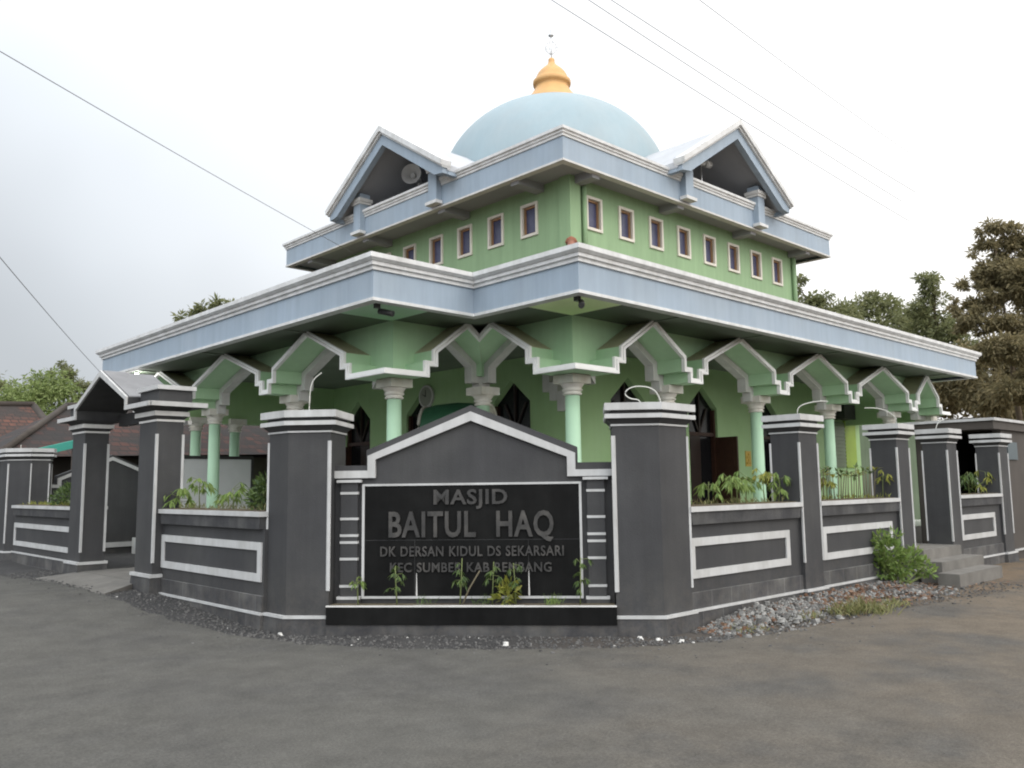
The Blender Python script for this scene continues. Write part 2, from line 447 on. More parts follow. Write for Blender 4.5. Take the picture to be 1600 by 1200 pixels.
# ------------------------------------------------------------------ mesh builder
class MB:
    def __init__(self):
        self.v = []
        self.f = []
        self.s = []

    def poly(self, pts, smooth=False):
        i = len(self.v)
        self.v += [tuple(p) for p in pts]
        self.f.append(tuple(range(i, i + len(pts))))
        self.s.append(smooth)

    def box(self, x0, x1, y0, y1, z0, z1):
        i = len(self.v)
        self.v += [(x, y, z) for z in (z0, z1) for x, y in ((x0, y0), (x1, y0), (x1, y1), (x0, y1))]
        for q in ((3, 2, 1, 0), (4, 5, 6, 7), (0, 1, 5, 4), (1, 2, 6, 5), (2, 3, 7, 6), (3, 0, 4, 7)):
            self.f.append(tuple(i + k for k in q))
            self.s.append(False)
        return self

    def obox(self, o, ax, ay, az, x0, x1, y0, y1, z0, z1):
        i = len(self.v)
        o = Vector(o)
        self.v += [tuple(o + ax * x + ay * y + az * z) for z in (z0, z1) for x, y in ((x0, y0), (x1, y0), (x1, y1), (x0, y1))]
        for q in ((3, 2, 1, 0), (4, 5, 6, 7), (0, 1, 5, 4), (1, 2, 6, 5), (2, 3, 7, 6), (3, 0, 4, 7)):
            self.f.append(tuple(i + k for k in q))
            self.s.append(False)

    def prism(self, poly, z0, z1, cap=True):
        """poly: plan outline, counter-clockwise"""
        n = len(poly)
        i = len(self.v)
        self.v += [(p[0], p[1], z0) for p in poly] + [(p[0], p[1], z1) for p in poly]
        for k in range(n):
            j = (k + 1) % n
            self.f.append((i + k, i + j, i + n + j, i + n + k))
            self.s.append(False)
        if cap:
            self.f.append(tuple(i + k for k in reversed(range(n))))
            self.f.append(tuple(i + n + k for k in range(n)))
            self.s += [False, False]

    def frustum(self, pa, za, pb, zb):
        n = len(pa)
        i = len(self.v)
        self.v += [(p[0], p[1], za) for p in pa] + [(p[0], p[1], zb) for p in pb]
        for k in range(n):
            j = (k + 1) % n
            self.f.append((i + k, i + j, i + n + j, i + n + k))
            self.s.append(False)
        self.f.append(tuple(i + k for k in reversed(range(n))))
        self.f.append(tuple(i + n + k for k in range(n)))
        self.s += [False, False]

    def slab(self, outline, a, b, fn):
        """flat outline of (u, w) pairs extruded from a to b through fn(u, w, depth)"""
        n = len(outline)
        i = len(self.v)
        self.v += [tuple(fn(u, w, a)) for u, w in outline] + [tuple(fn(u, w, b)) for u, w in outline]
        for k in range(n):
            j = (k + 1) % n
            self.f.append((i + k, i + j, i + n + j, i + n + k))
            self.s.append(False)
        self.f.append(tuple(i + k for k in reversed(range(n))))
        self.f.append(tuple(i + n + k for k in range(n)))
        self.s += [False, False]

    def lathe(self, prof, c=(0, 0, 0), n=24, smooth=True):
        i = len(self.v)
        for r, z in prof:
            for k in range(n):
                a = 2 * PI * k / n
                self.v.append((c[0] + r * math.cos(a), c[1] + r * math.sin(a), c[2] + z))
        for q in range(len(prof) - 1):
            for k in range(n):
                j = (k + 1) % n
                self.f.append((i + q * n + k, i + q * n + j, i + (q + 1) * n + j, i + (q + 1) * n + k))
                self.s.append(smooth)
        self.f.append(tuple(i + k for k in reversed(range(n))))
        self.f.append(tuple(i + (len(prof) - 1) * n + k for k in range(n)))
        self.s += [False, False]

    def tube(self, pts, r, n=8, r1=None):
        pts = [Vector(p) for p in pts]
        i = len(self.v)
        m = len(pts)
        for q, p in enumerate(pts):
            d = (pts[min(q + 1, m - 1)] - pts[max(q - 1, 0)])
            if d.length < 1e-9:
                d = Vector((0, 0, 1))
            d.normalize()
            a = d.cross(Vector((0, 0, 1)))
            if a.length < 1e-3:
                a = d.cross(Vector((1, 0, 0)))
            a.normalize()
            b = d.cross(a)
            rr = r if r1 is None else r + (r1 - r) * q / (m - 1)
            for k in range(n):
                t = 2 * PI * k / n
                self.v.append(tuple(p + a * (rr * math.cos(t)) + b * (rr * math.sin(t))))
        for q in range(m - 1):
            for k in range(n):
                j = (k + 1) % n
                self.f.append((i + q * n + k, i + q * n + j, i + (q + 1) * n + j, i + (q + 1) * n + k))
                self.s.append(True)
        self.f.append(tuple(i + k for k in reversed(range(n))))
        self.f.append(tuple(i + (m - 1) * n + k for k in range(n)))
        self.s += [False, False]

    def sweep(self, path, prof, closed=True):
        """prof: (outward offset, z) pairs swept round a counter-clockwise plan outline with mitred corners"""
        n = len(path)
        rows = []
        for o, z in prof:
            row = []
            for k in range(n):
                p = Vector(path[k][:2])
                a = (p - Vector(path[k - 1][:2])).normalized()
                b = (Vector(path[(k + 1) % n][:2]) - p).normalized()
                na, nb = Vector((a.y, -a.x)), Vector((b.y, -b.x))
                mm = (na + nb)
                mm = mm / max(0.2, mm.dot(na))
                q = p + mm * o
                row.append((q.x, q.y, z))
            rows.append(row)
        i = len(self.v)
        for row in rows:
            self.v += row
        m = len(prof)
        for q in range(m - 1):
            for k in range(n):
                j = (k + 1) % n
                self.f.append((i + q * n + k, i + q * n + j, i + (q + 1) * n + j, i + (q + 1) * n + k))
                self.s.append(False)

    def mesh(self, name, m):
        me = bpy.data.meshes.new(name)
        me.from_pydata(self.v, [], self.f)
        me.polygons.foreach_set('use_smooth', self.s)
        for x in (m if isinstance(m, (list, tuple)) else [m]):
            me.materials.append(x)
        me.update()
        return me


def wloc(o):
    p = Vector((0, 0, 0))
    while o is not None:
        p = p + o.location
        o = o.parent
    return p


def obj(name, mb, m, parent=None, local=False, label=None):
    """one mesh object; unless local, its vertices are world coordinates"""
    o = bpy.data.objects.new(name, mb.mesh(name, m) if isinstance(mb, MB) else mb)
    COL.objects.link(o)
    if parent is not None:
        o.parent = parent
        if not local:
            o.location = -wloc(parent)
    if label:
        o['label'] = label
    return o


def tag(o, label=None, cat=None, group=None, kind=None):
    if label:
        o['label'] = label
    if cat:
        o['category'] = cat
    if group:
        o['group'] = group
    if kind:
        o['kind'] = kind
    return o


def thing(name, label, cat, loc=(0, 0, 0), rz=0.0, group=None):
    o = bpy.data.objects.new(name, None)
    o.empty_display_size = 0.2
    COL.objects.link(o)
    o.location = loc
    o.rotation_euler = (0, 0, rz)
    return tag(o, label, cat, group)


def copy_tree(o, parent=None):
    c = o.copy()
    COL.objects.link(c)
    c.parent = parent
    for ch in list(o.children):
        copy_tree(ch, c)
    return c


def place(o, parent, loc, rz=0.0):
    """put a part built round its own origin at a world place under its thing"""
    o.parent = parent
    o.location = Vector(loc) - wloc(parent)
    o.rotation_euler = (0, 0, rz)
    return o


# ------------------------------------------------------------------ ground, road
def sst(a, b, x):
    t = min(1.0, max(0.0, (x - a) / (b - a)))
    return t * t * (3 - 2 * t)


def gz(x, y):
    return 0.2 * sst(8.6, 13.2, y) * (1.0 - 0.0 * x) + 0.012 * math.sin(x * 0.9 + 1.0) * math.sin(y * 0.8)


def axis_vals():
    v = []
    x = -1.0
    a = -6.0
    near = [a + 0.3 * k for k in range(int(34 / 0.3) + 1)]
    far = [-400, -250, -140, -80, -45, -28, -18, -12, -8]
    far2 = [29, 32, 36, 42, 50, 62, 80, 110, 160, 250, 400]
    return far + near + far2


xs = axis_vals()
g = MB()
nx = len(xs)
for y in xs:
    for x in xs:
        g.v.append((x, y, gz(x, y)))
for j in range(nx - 1):
    for i in range(nx - 1):
        g.f.append((j * nx + i, j * nx + i + 1, (j + 1) * nx + i + 1, (j + 1) * nx + i))
        g.s.append(True)
tag(obj('ground', g, M['ground']), kind='structure')

edge = [(2.6, 60), (3.2, 40), (3.4, 26), (3.6, 18.4), (4.0, 15.8), (4.12, 14.2), (4.10, 12.6), (4.2, 10.8), (4.36, 9.6), (4.48, 8.8), (4.91, 7.45), (6.38, 5.87), (7.5, 5.15), (8.88, 4.85),
        (10.96, 4.68), (14.0, 4.3), (20, 4.0), (34, 3.6), (60, 3)]


def resample(pl, step):
    out = []
    for a, b in zip(pl[:-1], pl[1:]):
        L = math.dist(a, b)
        n = max(1, int(L / step))
        for k in range(n):
            t = k / n
            out.append((a[0] + (b[0] - a[0]) * t, a[1] + (b[1] - a[1]) * t))
    out.append(pl[-1])
    return out


ed = resample(edge, 0.12)
ed2 = []
for k in range(len(ed)):
    lo, hi = max(0, k - 6), min(len(ed), k + 7)
    ed2.append((sum(p[0] for p in ed[lo:hi]) / (hi - lo) + uni(-.05, .05), sum(p[1] for p in ed[lo:hi]) / (hi - lo) + uni(-.05, .05)))
rd = MB()
NV = 36
n = len(ed2)
for k, p in enumerate(ed2):
    t = k / (n - 1)
    q = (-12 + 72 * max(0, t - 0.5) * 2, -12 + 72 * max(0, 0.5 - t) * 2)
    for j in range(NV + 1):
        v = (j / NV) ** 1.3
        x, y = p[0] + (q[0] - p[0]) * v, p[1] + (q[1] - p[1]) * v
        rd.v.append((x, y, gz(x, y) + 0.014))
for k in range(n - 1):
    for j in range(NV):
        a = k * (NV + 1) + j
        rd.f.append((a, a + 1, a + NV + 2, a + NV + 1))
        rd.s.append(True)
tag(obj('road', rd, M['road']), kind='structure')

# ------------------------------------------------------------------ mosque
HX, HY, HX2, HY2 = 12.05, 11.0, 20.8, 19.9       # hall walls
FLOOR = 0.55
mosque = thing('mosque', 'green and pale blue mosque with a big blue dome, standing behind the black fence', 'mosque', (16.4, 15.5, 0))

# plinth with its outer step
pb = MB()
pb.prism([(7.3, 20.3), (7.3, 10.45), (9.15, 10.45), (9.15, 8.35), (24.6, 8.35), (24.6, 20.3)], 0.02, FLOOR)
obj('plinth', pb, M['floor_tile'], mosque)


def wall_holes(mb, fn, s0, s1, z0, z1, holes, depth):
    """wall in the plane fn(s, z, d) at d=0 with openings [(a, b, zb, top)], top = [(s, z)...] left to right; reveals run to d=depth"""
    cur = s0
    for a, b, zb, top in sorted(holes):
        mb.poly([fn(cur, z0, 0), fn(a, z0, 0), fn(a, z1, 0), fn(cur, z1, 0)])
        if zb > z0:
            mb.poly([fn(a, z0, 0), fn(b, z0, 0), fn(b, zb, 0), fn(a, zb, 0)])
            mb.poly([fn(a, zb, 0), fn(b, zb, 0), fn(b, zb, depth), fn(a, zb, depth)])
        for p, q in zip(top[:-1], top[1:]):
            if abs(q[0] - p[0]) > 1e-6:
                mb.poly([fn(p[0], p[1], 0), fn(q[0], q[1], 0), fn(q[0], z1, 0), fn(p[0], z1, 0)])
            mb.poly([fn(p[0], p[1], 0), fn(q[0], q[1], 0), fn(q[0], q[1], depth), fn(p[0], p[1], depth)])
        for s, z in ((a, top[0][1]), (b, top[-1][1])):
            mb.poly([fn(s, zb, 0), fn(s, z, 0), fn(s, z, depth), fn(s, zb, depth)])
        cur = b
    mb.poly([fn(cur, z0, 0), fn(s1, z0, 0), fn(s1, z1, 0), fn(cur, z1, 0)])


fR = lambda s, z, d: (s, HY + d, z)
fL = lambda s, z, d: (HX + d, s, z)
DW = 0.56
DOOR_R = (13.69, 16.32, 18.98)
DOOR_L = (12.75, 15.78, 18.40)


def dhole(c):
    return (c - DW, c + DW, FLOOR, [(c - DW, 3.30), (c, 3.78), (c + DW, 3.30)])


hw = MB()
wall_holes(hw, fR, HX, HX2, FLOOR, 4.21, [dhole(c) for c in DOOR_R], 0.16)
wall_holes(hw, fL, HY, HY2, FLOOR, 4.21, [dhole(c) for c in DOOR_L], 0.16)
hw.poly([(HX2, HY, FLOOR), (HX2, HY2, FLOOR), (HX2, HY2, 4.21), (HX2, HY, 4.21)])
hw.poly([(HX, HY2, FLOOR), (HX2, HY2, FLOOR), (HX2, HY2, 4.21), (HX, HY2, 4.21)])
obj('hall_wall', hw, M['green'], mosque)
# side room beyond the hall corner
sr = MB()
sr.box(HX2 + 0.02, 24.2, HY + 0.05, 19.5, FLOOR, 4.2)
obj('side_room_wall', sr, M['green'], mosque)
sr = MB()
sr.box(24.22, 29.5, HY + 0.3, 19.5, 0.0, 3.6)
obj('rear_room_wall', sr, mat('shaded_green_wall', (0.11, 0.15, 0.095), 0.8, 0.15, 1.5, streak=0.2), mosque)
sw = MB()
sw.box(22.45, 23.15, 10.99, 11.049, 2.0, 3.25)
swo = obj('louvre_window', sw, M['louvre'], mosque)
sw = MB()
for k in range(12):
    sw.box(22.47, 23.13, 10.965, 10.99, 2.05 + k * 0.1, 2.09 + k * 0.1)
obj('louvre_blade', sw, M['louvre'], swo)
sw = MB()
sw.box(23.2, 23.85, 11.0, 11.049, 2.0, 3.3)
obj('lime_panel', sw, M['lime'], mosque)
sw = MB()
sw.box(22.6, 24.3, 10.7, 11.049, 3.32, 3.72)
obj('window_hood', sw, M['plastic_dark'], mosque)


# doors: frame > leaves and pane, built round the sill centre, x along the wall, y into it
def make_door(open_side):
    fr = MB()
    for s in (-1, 1):
        fr.box(min(s * DW, s * (DW - .07)), max(s * DW, s * (DW - .07)), 0.06, 0.15, 0, 2.72)
    fr.box(-DW + .07, DW - .07, 0.07, 0.14, 2.12, 2.2)
    o = bpy.data.objects.new('door', fr.mesh('door', M['brown']))
    COL.objects.link(o)
    pn = MB()
    pn.poly([(-DW, .15, 2.16), (DW, .15, 2.16), (DW, .15, 2.75), (0, .15, 3.23), (-DW, .15, 2.75)])
    obj('transom_pane', pn, M['glass_and_hall'], o, True)
    tr = MB()
    tr.box(-0.025, 0.025, .10, .145, 2.2, 3.15)
    for s in (-1, 1):
        tr.slab([(0, 2.22), (s * .05, 2.22), (s * .34, 2.75), (s * .29, 2.75)], .11, .14, lambda u, w, d: (u, d, w))
    obj('tracery', tr, M['door_dark'], o, True)
    for s in (-1, 1):
        lf = MB()
        if s == open_side:
            lf.box(s * DW - .025, s * DW + .025, -0.50, 0.05, 0.02, 2.1)
            for a, b in ((.15, .75), (.85, 1.35), (1.45, 2.0)):
                lf.box(s * DW - .033, s * DW + .033, -0.42, -0.05, a, b)
            m = M['brown']
        else:
            lf.box(min(0.005 * s, s * (DW - .07)), max(.005 * s, s * (DW - .07)), .10, .14, 0.02, 2.12)
            for a, b in ((.15, .75), (.85, 1.35), (1.45, 2.0)):
                lf.box(min(s * .09, s * .40), max(s * .09, s * .40), .09, .1005, a, b)
            m = M['door_dark']
        obj('door_leaf', lf, m, o, True)
    bk = MB()
    bk.box(-DW, DW, .155, .17, 0, 2.16)
    obj('dark_hall_sheet', bk, M['glass_and_hall'], o, True)  # near-black sheet stands in for the unlit hall behind the doorway
    return o


go_ = MB()
for i_ in range(3):
    for j_ in range(4):
        if (i_ + j_) % 2 == 0 or i_ == 1:
            go_.box(18.02 + i_ * .06, 18.06 + i_ * .06, 10.955, 10.975, 2.05 + j_ * .07, 2.10 + j_ * .07)
go_.box(17.99, 18.22, 10.98, 10.998, 2.0, 2.36)
obj('gold_ornament', go_, M['gold_text'], mosque)
d_open = make_door(1)
d_open2 = make_door(-1)
for k, c in enumerate(DOOR_R):
    d = d_open if k == 0 else copy_tree(d_open)
    place(d, mosque, (c, HY, FLOOR))
for k, c in enumerate(DOOR_L):
    d = d_open2 if k == 0 else copy_tree(d_open2)
    place(d, mosque, (HX, c, FLOOR), -PI / 2)

# upper wall with square holes for the clerestory windows
WW, WZ0, WZ1 = 0.245, 6.66, 7.36
winR = [12.745 + 1.02 * k for k in range(8)]
winL = [12.12 + 1.02 * k for k in range(7)]
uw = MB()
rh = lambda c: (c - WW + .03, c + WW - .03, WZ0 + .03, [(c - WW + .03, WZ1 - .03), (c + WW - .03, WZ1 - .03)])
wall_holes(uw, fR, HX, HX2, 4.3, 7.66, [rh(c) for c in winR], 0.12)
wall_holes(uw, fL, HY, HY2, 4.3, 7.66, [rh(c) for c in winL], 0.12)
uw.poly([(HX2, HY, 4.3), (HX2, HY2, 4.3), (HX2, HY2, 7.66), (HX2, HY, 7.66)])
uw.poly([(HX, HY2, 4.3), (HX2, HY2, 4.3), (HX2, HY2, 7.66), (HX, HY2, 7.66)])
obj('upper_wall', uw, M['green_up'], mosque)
pl_ = MB()
pl_.box(HX - .06, HX + .24, HY - .06, HY + .24, 5.9, 7.655)
obj('corner_pilaster', pl_, M['green_up'], mosque)
pl_ = MB()
pl_.tube([(HX + .36, HY - .06, 5.9), (HX + .36, HY - .06, 7.655)], 0.05, 10)
obj('downpipe', pl_, M['green_up'], mosque)
pl_ = MB()
pl_.tube([(HX2 - .12, HY - .06, 5.6), (HX2 - .12, HY - .06, 7.655)], 0.06, 10)
obj('downpipe', pl_, M['green_up'], mosque)


def make_window():
    f = MB()
    w, h = WW, (WZ1 - WZ0)
    t = .055
    f.box(-w, -w + t, -.035, .02, 0, h)
    f.box(w - t, w, -.035, .02, 0, h)
    f.box(-w + t, w - t, -.035, .02, 0, t)
    f.box(-w + t, w - t, -.035, .02, h - t, h)
    o = bpy.data.objects.new('window', f.mesh('window', M['cream']))
    COL.objects.link(o)
    f = MB()
    a = t + .002
    f.box(-w + a, -w + a + .022, .03, .08, a, h - a)
    f.box(w - a - .022, w - a, .03, .08, a, h - a)
    f.box(-w + a + .022, w - a - .022, .03, .08, a, a + .03)
    f.box(-w + a + .022, w - a - .022, .03, .08, h - a - .03, h - a)
    obj('sash', f, M['brown_win'], o, True)
    f = MB()
    f.box(-w + .03, w - .03, .075, .09, .03, h - .03)
    obj('pane', f, M['win_glass'], o, True)
    return o


w0 = make_window()
for k, c in enumerate(winR):
    w = w0 if k == 0 else copy_tree(w0)
    place(w, mosque, (c, HY, WZ0))
for k, c in enumerate(winL):
    place(copy_tree(w0), mosque, (HX, c, WZ0), -PI / 2)

# ---- columns
CAPZ = 3.175


def make_column():
    c = MB()
    c.lathe([(.13, 0), (.122, 1.0), (.113, 2.53)], n=20)
    o = bpy.data.objects.new('column', c.mesh('column', M['mint']))
    COL.objects.link(o)
    k = MB()
    k.lathe([(.118, 2.53), (.145, 2.54), (.15, 2.56), (.13, 2.57), (.13, 2.59), (.155, 2.60), (.16, 2.62), (.14, 2.63), (.15, 2.65),
             (.175, 2.69), (.19, 2.72)], n=20)
    k.box(-.205, .205, -.205, .205, 2.71, 2.84)
    obj('capital', k, M['capital'], o, True)
    k = MB()
    k.box(-.2, .2, -.2, .2, 0, .1)
    k.lathe([(.19, .1), (.19, .16), (.15, .2), (.14, .24)], n=20)
    obj('base', k, M['capital'], o, True)
    return o


cols = [(7.84, 10.95), (9.67, 8.86), (9.69, 10.95), (12.07, 8.86), (14.96, 8.86), (17.93, 8.86), (21.07, 8.86), (23.35, 8.86),
        (7.84, 14.02), (7.84, 17.36), (8.4, 19.6), (9.36, 19.6), (12.3, 19.9)]
c0 = make_column()
for k, (x, y) in enumerate(cols):
    place(c0 if k == 0 else copy_tree(c0), mosque, (x, y, FLOOR - 0.11))

# ---- arcade canopies: a folded plate with pointed arches, standing out from the column line
ZT, ZS, ZR, ZP = 3.285, 3.46, 3.675, 4.15
DEP = 0.5


def arch_profile(s0, s1, arches):
    p = [(s0, ZT)]
    for a, b in arches:
        p += [(a - .165, ZT), (a - .165, ZS), (a, ZS), (a, ZR), ((a + b) / 2, ZP), (b, ZR), (b, ZS), (b + .165, ZS), (b + .165, ZT)]
    p.append((s1, ZT))
    return p


def offset_pl(p, t):
    out = []
    n = len(p)
    for k in range(n):
        a = Vector(p[k]) - Vector(p[k - 1]) if k > 0 else None
        b = Vector(p[k + 1]) - Vector(p[k]) if k < n - 1 else None
        if a is None:
            a = b
        if b is None:
            b = a
        a, b = a.normalized(), b.normalized()
        na, nb = Vector((-a.y, a.x)), Vector((-b.y, b.x))
        m = na + nb
        m = m / max(.3, m.dot(na))
        out.append((p[k][0] + m.x * t, p[k][1] + m.y * t))
    return out


def clip(poly, f):
    out = []
    n = len(poly)
    for k in range(n):
        p, q = poly[k], poly[(k + 1) % n]
        fp, fq = f(p), f(q)
        if fp >= 0:
            out.append(p)
        if (fp > 0 and fq < 0) or (fp < 0 and fq > 0):
            t = fp / (fp - fq)
            out.append(tuple(p[i] + (q[i] - p[i]) * t for i in range(3)))
    return out


def canopy(fn, s0, s1, arches, st, en, ext):
    """fn(s, d, z) to the world; st/en = shift of the start and end per metre of depth; ext = how far the profile runs on"""
    prof = arch_profile(s0 - .1, s1 + ext, arches)
    up = offset_pl(prof, .06)

    def emit(mb, polys):
        for pq in polys:
            q = clip(pq, lambda v: v[0] - s0 - st * v[1])
            if len(q) > 2:
                q = clip(q, lambda v: s1 + en * v[1] - v[0])
            if len(q) > 2:
                mb.poly([fn(*v) for v in q])

    def strip(line, d0, d1):
        return [[(a[0], d0, a[1]), (b[0], d0, b[1]), (b[0], d1, b[1]), (a[0], d1, a[1])] for a, b in zip(line[:-1], line[1:])]

    def face(lo, hi, d):
        return [[(a[0], d, a[1]), (b[0], d, b[1]), (c[0], d, c[1]), (e[0], d, e[1])] for a, b, c, e in zip(lo[:-1], lo[1:], hi[1:], hi[:-1])]
    sh = MB()
    emit(sh, strip(prof, .002, DEP + .2))
    emit(sh, [[(a[0], d, a[1]), (b[0], d, b[1]), (b[0], d, 4.21), (a[0], d, 4.21)] for d, ln in ((DEP, up), (DEP + .2, prof))
              for a, b in zip(ln[:-1], ln[1:]) if abs(a[0] - b[0]) > 1e-6])
    # sides of the canopies, seen between the arches
    rk = [k for k in range(len(prof) - 1) if prof[k][0] != prof[k + 1][0] and prof[k][1] != prof[k + 1][1]]
    emit(sh, [q for k, q in enumerate(strip(up, .002, DEP)) if k not in rk])
    root = obj('arcade', sh, M['mint_canopy'], mosque)
    tp = MB()
    emit(tp, [strip(up, .002, DEP)[k] for k in rk])
    obj('canopy_top', tp, M['canopy_top'], root)
    tr = MB()
    for lo, hi, d0, d1 in ((offset_pl(prof, -.012), offset_pl(prof, .030), -.030, .035), (offset_pl(prof, .034), offset_pl(prof, .072), -.012, .035)):
        emit(tr, face(lo, hi, d0))
        emit(tr, strip(lo, d0, d1))
        emit(tr, strip(hi, d0, d1))
    obj('trim', tr, M['white_lifted'], root)
    ib = MB()
    lo = offset_pl(prof, -.11)
    b0_, b1_ = (arches[0][0] - .20 if st == 1 else -99), arches[-1][1] + .35
    nn_ = [k for k in range(len(prof)) if (b0_ < prof[k][0] < b1_ + (0 if en else 99))]
    nn_ = [max(0, nn_[0])] + nn_[1:]
    lo, prof = lo[nn_[0]:nn_[-1] + 1], prof[nn_[0]:nn_[-1] + 1]
    emit(ib, face(lo, prof, DEP + .04))
    emit(ib, face(lo, prof, DEP + .22))
    emit(ib, strip(lo, DEP + .04, DEP + .22))
    obj('inner_band', ib, M['white_grey'], root)


ARCH_R = [(10.20, 11.75), (12.41, 14.63), (15.30, 17.60), (18.27, 20.74), (21.40, 22.60)]
ARCH_L = [(11.52, 13.70), (14.34, 17.05), (17.68, 20.12)]
canopy(lambda s, d, z: (s, 8.26 + d, z), 9.09, 23.35, ARCH_R, 1, 0, .05)
canopy(lambda s, d, z: (7.24 + d, s, z), 10.35, 20.6, ARCH_L, 1, 0, .05)
canopy(lambda s, d, z: (s, 10.35 + d, z), 7.24, 9.09, [(8.205, 9.495)], 1, 1, 1.6)
canopy(lambda s, d, z: (9.09 + d, s, z), 8.26, 10.35, [(9.25, 10.85)], 1, 1, 1.6)

# ---- lower roof: fascia, cornice, ceiling, tiles
LR = [(6.5, 20.3), (6.5, 9.57), (8.30, 9.57), (8.30, 7.45), (23.0, 7.45), (23.0, 20.3)]
fa = MB()
fa.sweep(LR, [(-.12, 4.17), (0, 4.17), (0, 4.555), (-.12, 4.555)])
roof = obj('roof_fascia', fa, M['blue'], mosque)
fa = MB()
fa.sweep(LR, [(-.13, 4.128), (.022, 4.128), (.022, 4.171), (-.13, 4.171)])
obj('fascia_lip', fa, M['white'], roof)
fa = MB()
fa.sweep(LR, [(-.12, 4.553), (.03, 4.553), (.03, 4.602), (.065, 4.612), (.065, 4.66), (.085, 4.665), (.125, 4.70), (.125, 4.765), (-.25, 4.765)])
obj('cornice', fa, M['white'], roof)
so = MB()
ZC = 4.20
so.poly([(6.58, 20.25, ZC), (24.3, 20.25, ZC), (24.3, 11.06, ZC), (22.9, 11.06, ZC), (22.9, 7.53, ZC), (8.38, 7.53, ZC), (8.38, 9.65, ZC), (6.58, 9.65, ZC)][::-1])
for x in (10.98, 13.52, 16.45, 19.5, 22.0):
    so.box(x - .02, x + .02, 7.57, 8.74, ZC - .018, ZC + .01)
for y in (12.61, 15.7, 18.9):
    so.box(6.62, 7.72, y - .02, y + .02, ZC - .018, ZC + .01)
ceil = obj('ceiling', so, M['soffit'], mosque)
for x0, y0, x1, y1, m in ((8.40, 7.55, 9.52, 8.70, 'corner_lit_green'), (6.6, 9.67, 7.68, 10.8, 'mint')):
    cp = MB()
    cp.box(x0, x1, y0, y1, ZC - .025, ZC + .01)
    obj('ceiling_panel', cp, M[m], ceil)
rt = MB()
ZJ = 6.20
e0 = 4.70
rt.poly([(8.42, 7.57, e0), (22.9, 7.57, e0), (HX2, HY, ZJ), (HX, HY, ZJ)])
rt.poly([(8.42, 9.69, e0), (8.42, 7.57, e0), (HX, HY, ZJ), (HX, 14, ZJ)])
rt.poly([(6.62, 9.69, e0), (8.42, 9.69, e0), (HX, 14, ZJ)])
rt.poly([(6.62, 20.2, e0), (6.62, 9.69, e0), (HX, 14, ZJ), (HX, HY2, ZJ)])
rt.poly([(22.9, 20.2, e0), (6.62, 20.2, e0), (HX, HY2, ZJ), (HX2, HY2, ZJ)])
rt.poly([(22.9, 7.57, e0), (22.9, 20.2, e0), (HX2, HY2, ZJ), (HX2, HY, ZJ)])
obj('tiled_roof', rt, M['mosque_tiles'], mosque)
rg = MB()
rg.tube([(8.5, 7.7, e0 + .04), (HX - .03, HY - .03, ZJ + .09)], .075, 10)
rg.lathe([(.10, 0), (.12, .05), (.09, .11), (.03, .15)], (HX - .16, HY - .16, ZJ + .0), 12)
obj('hip_ridge', rg, mat('ridge_tile', (0.25, 0.10, 0.06), 0.85, 0.2), mosque)

# ---- upper roof
UX0, UY0, UX1, UY1 = 11.22, 10.39, 21.63, 20.67
UR = [(UX0, UY1), (UX0, UY0), (UX1, UY0), (UX1, UY1)]
fa = MB()
fa.sweep(UR, [(-.12, 7.61), (0, 7.61), (0, 8.05), (-.12, 8.05)])
uroof = obj('upper_roof_fascia', fa, M['blue'], mosque)
fa = MB()
fa.sweep(UR, [(-.13, 7.572), (.02, 7.572), (.02, 7.612), (-.13, 7.612)])
obj('fascia_lip', fa, M['white_grey'], uroof)
fa = MB()
fa.sweep(UR, [(-.12, 8.048), (.025, 8.048), (.025, 8.095), (.05, 8.105), (.05, 8.14), (.085, 8.16), (.085, 8.215), (-.3, 8.215)])
obj('cornice', fa, M['white'], uroof)
so = MB()
so.box(UX0 + .08, UX1 - .08, UY0 + .08, UY1 - .08, 7.655, 7.70)
so.box(UX0 + .2, UX1 - .2, UY0 + .2, UY1 - .2, 8.12, 8.18)
obj('upper_ceiling', so, M['grey_ceiling'], mosque)
for k, c in enumerate((12.25, 15.03, 17.95, 20.6)):
    eb = MB()
    eb.box(c - .11, c + .11, UY0 + .10, HY - .01, 7.50, 7.66)
    obj('eave_beam', eb, M['grey_ceiling'], mosque)
for k, c in enumerate((11.8, 14.1, 17.02, 19.6)):
    eb = MB()
    eb.box(UX0 + .10, HX - .01, c - .11, c + .11, 7.50, 7.66)
    obj('eave_beam', eb, M['grey_ceiling'], mosque)


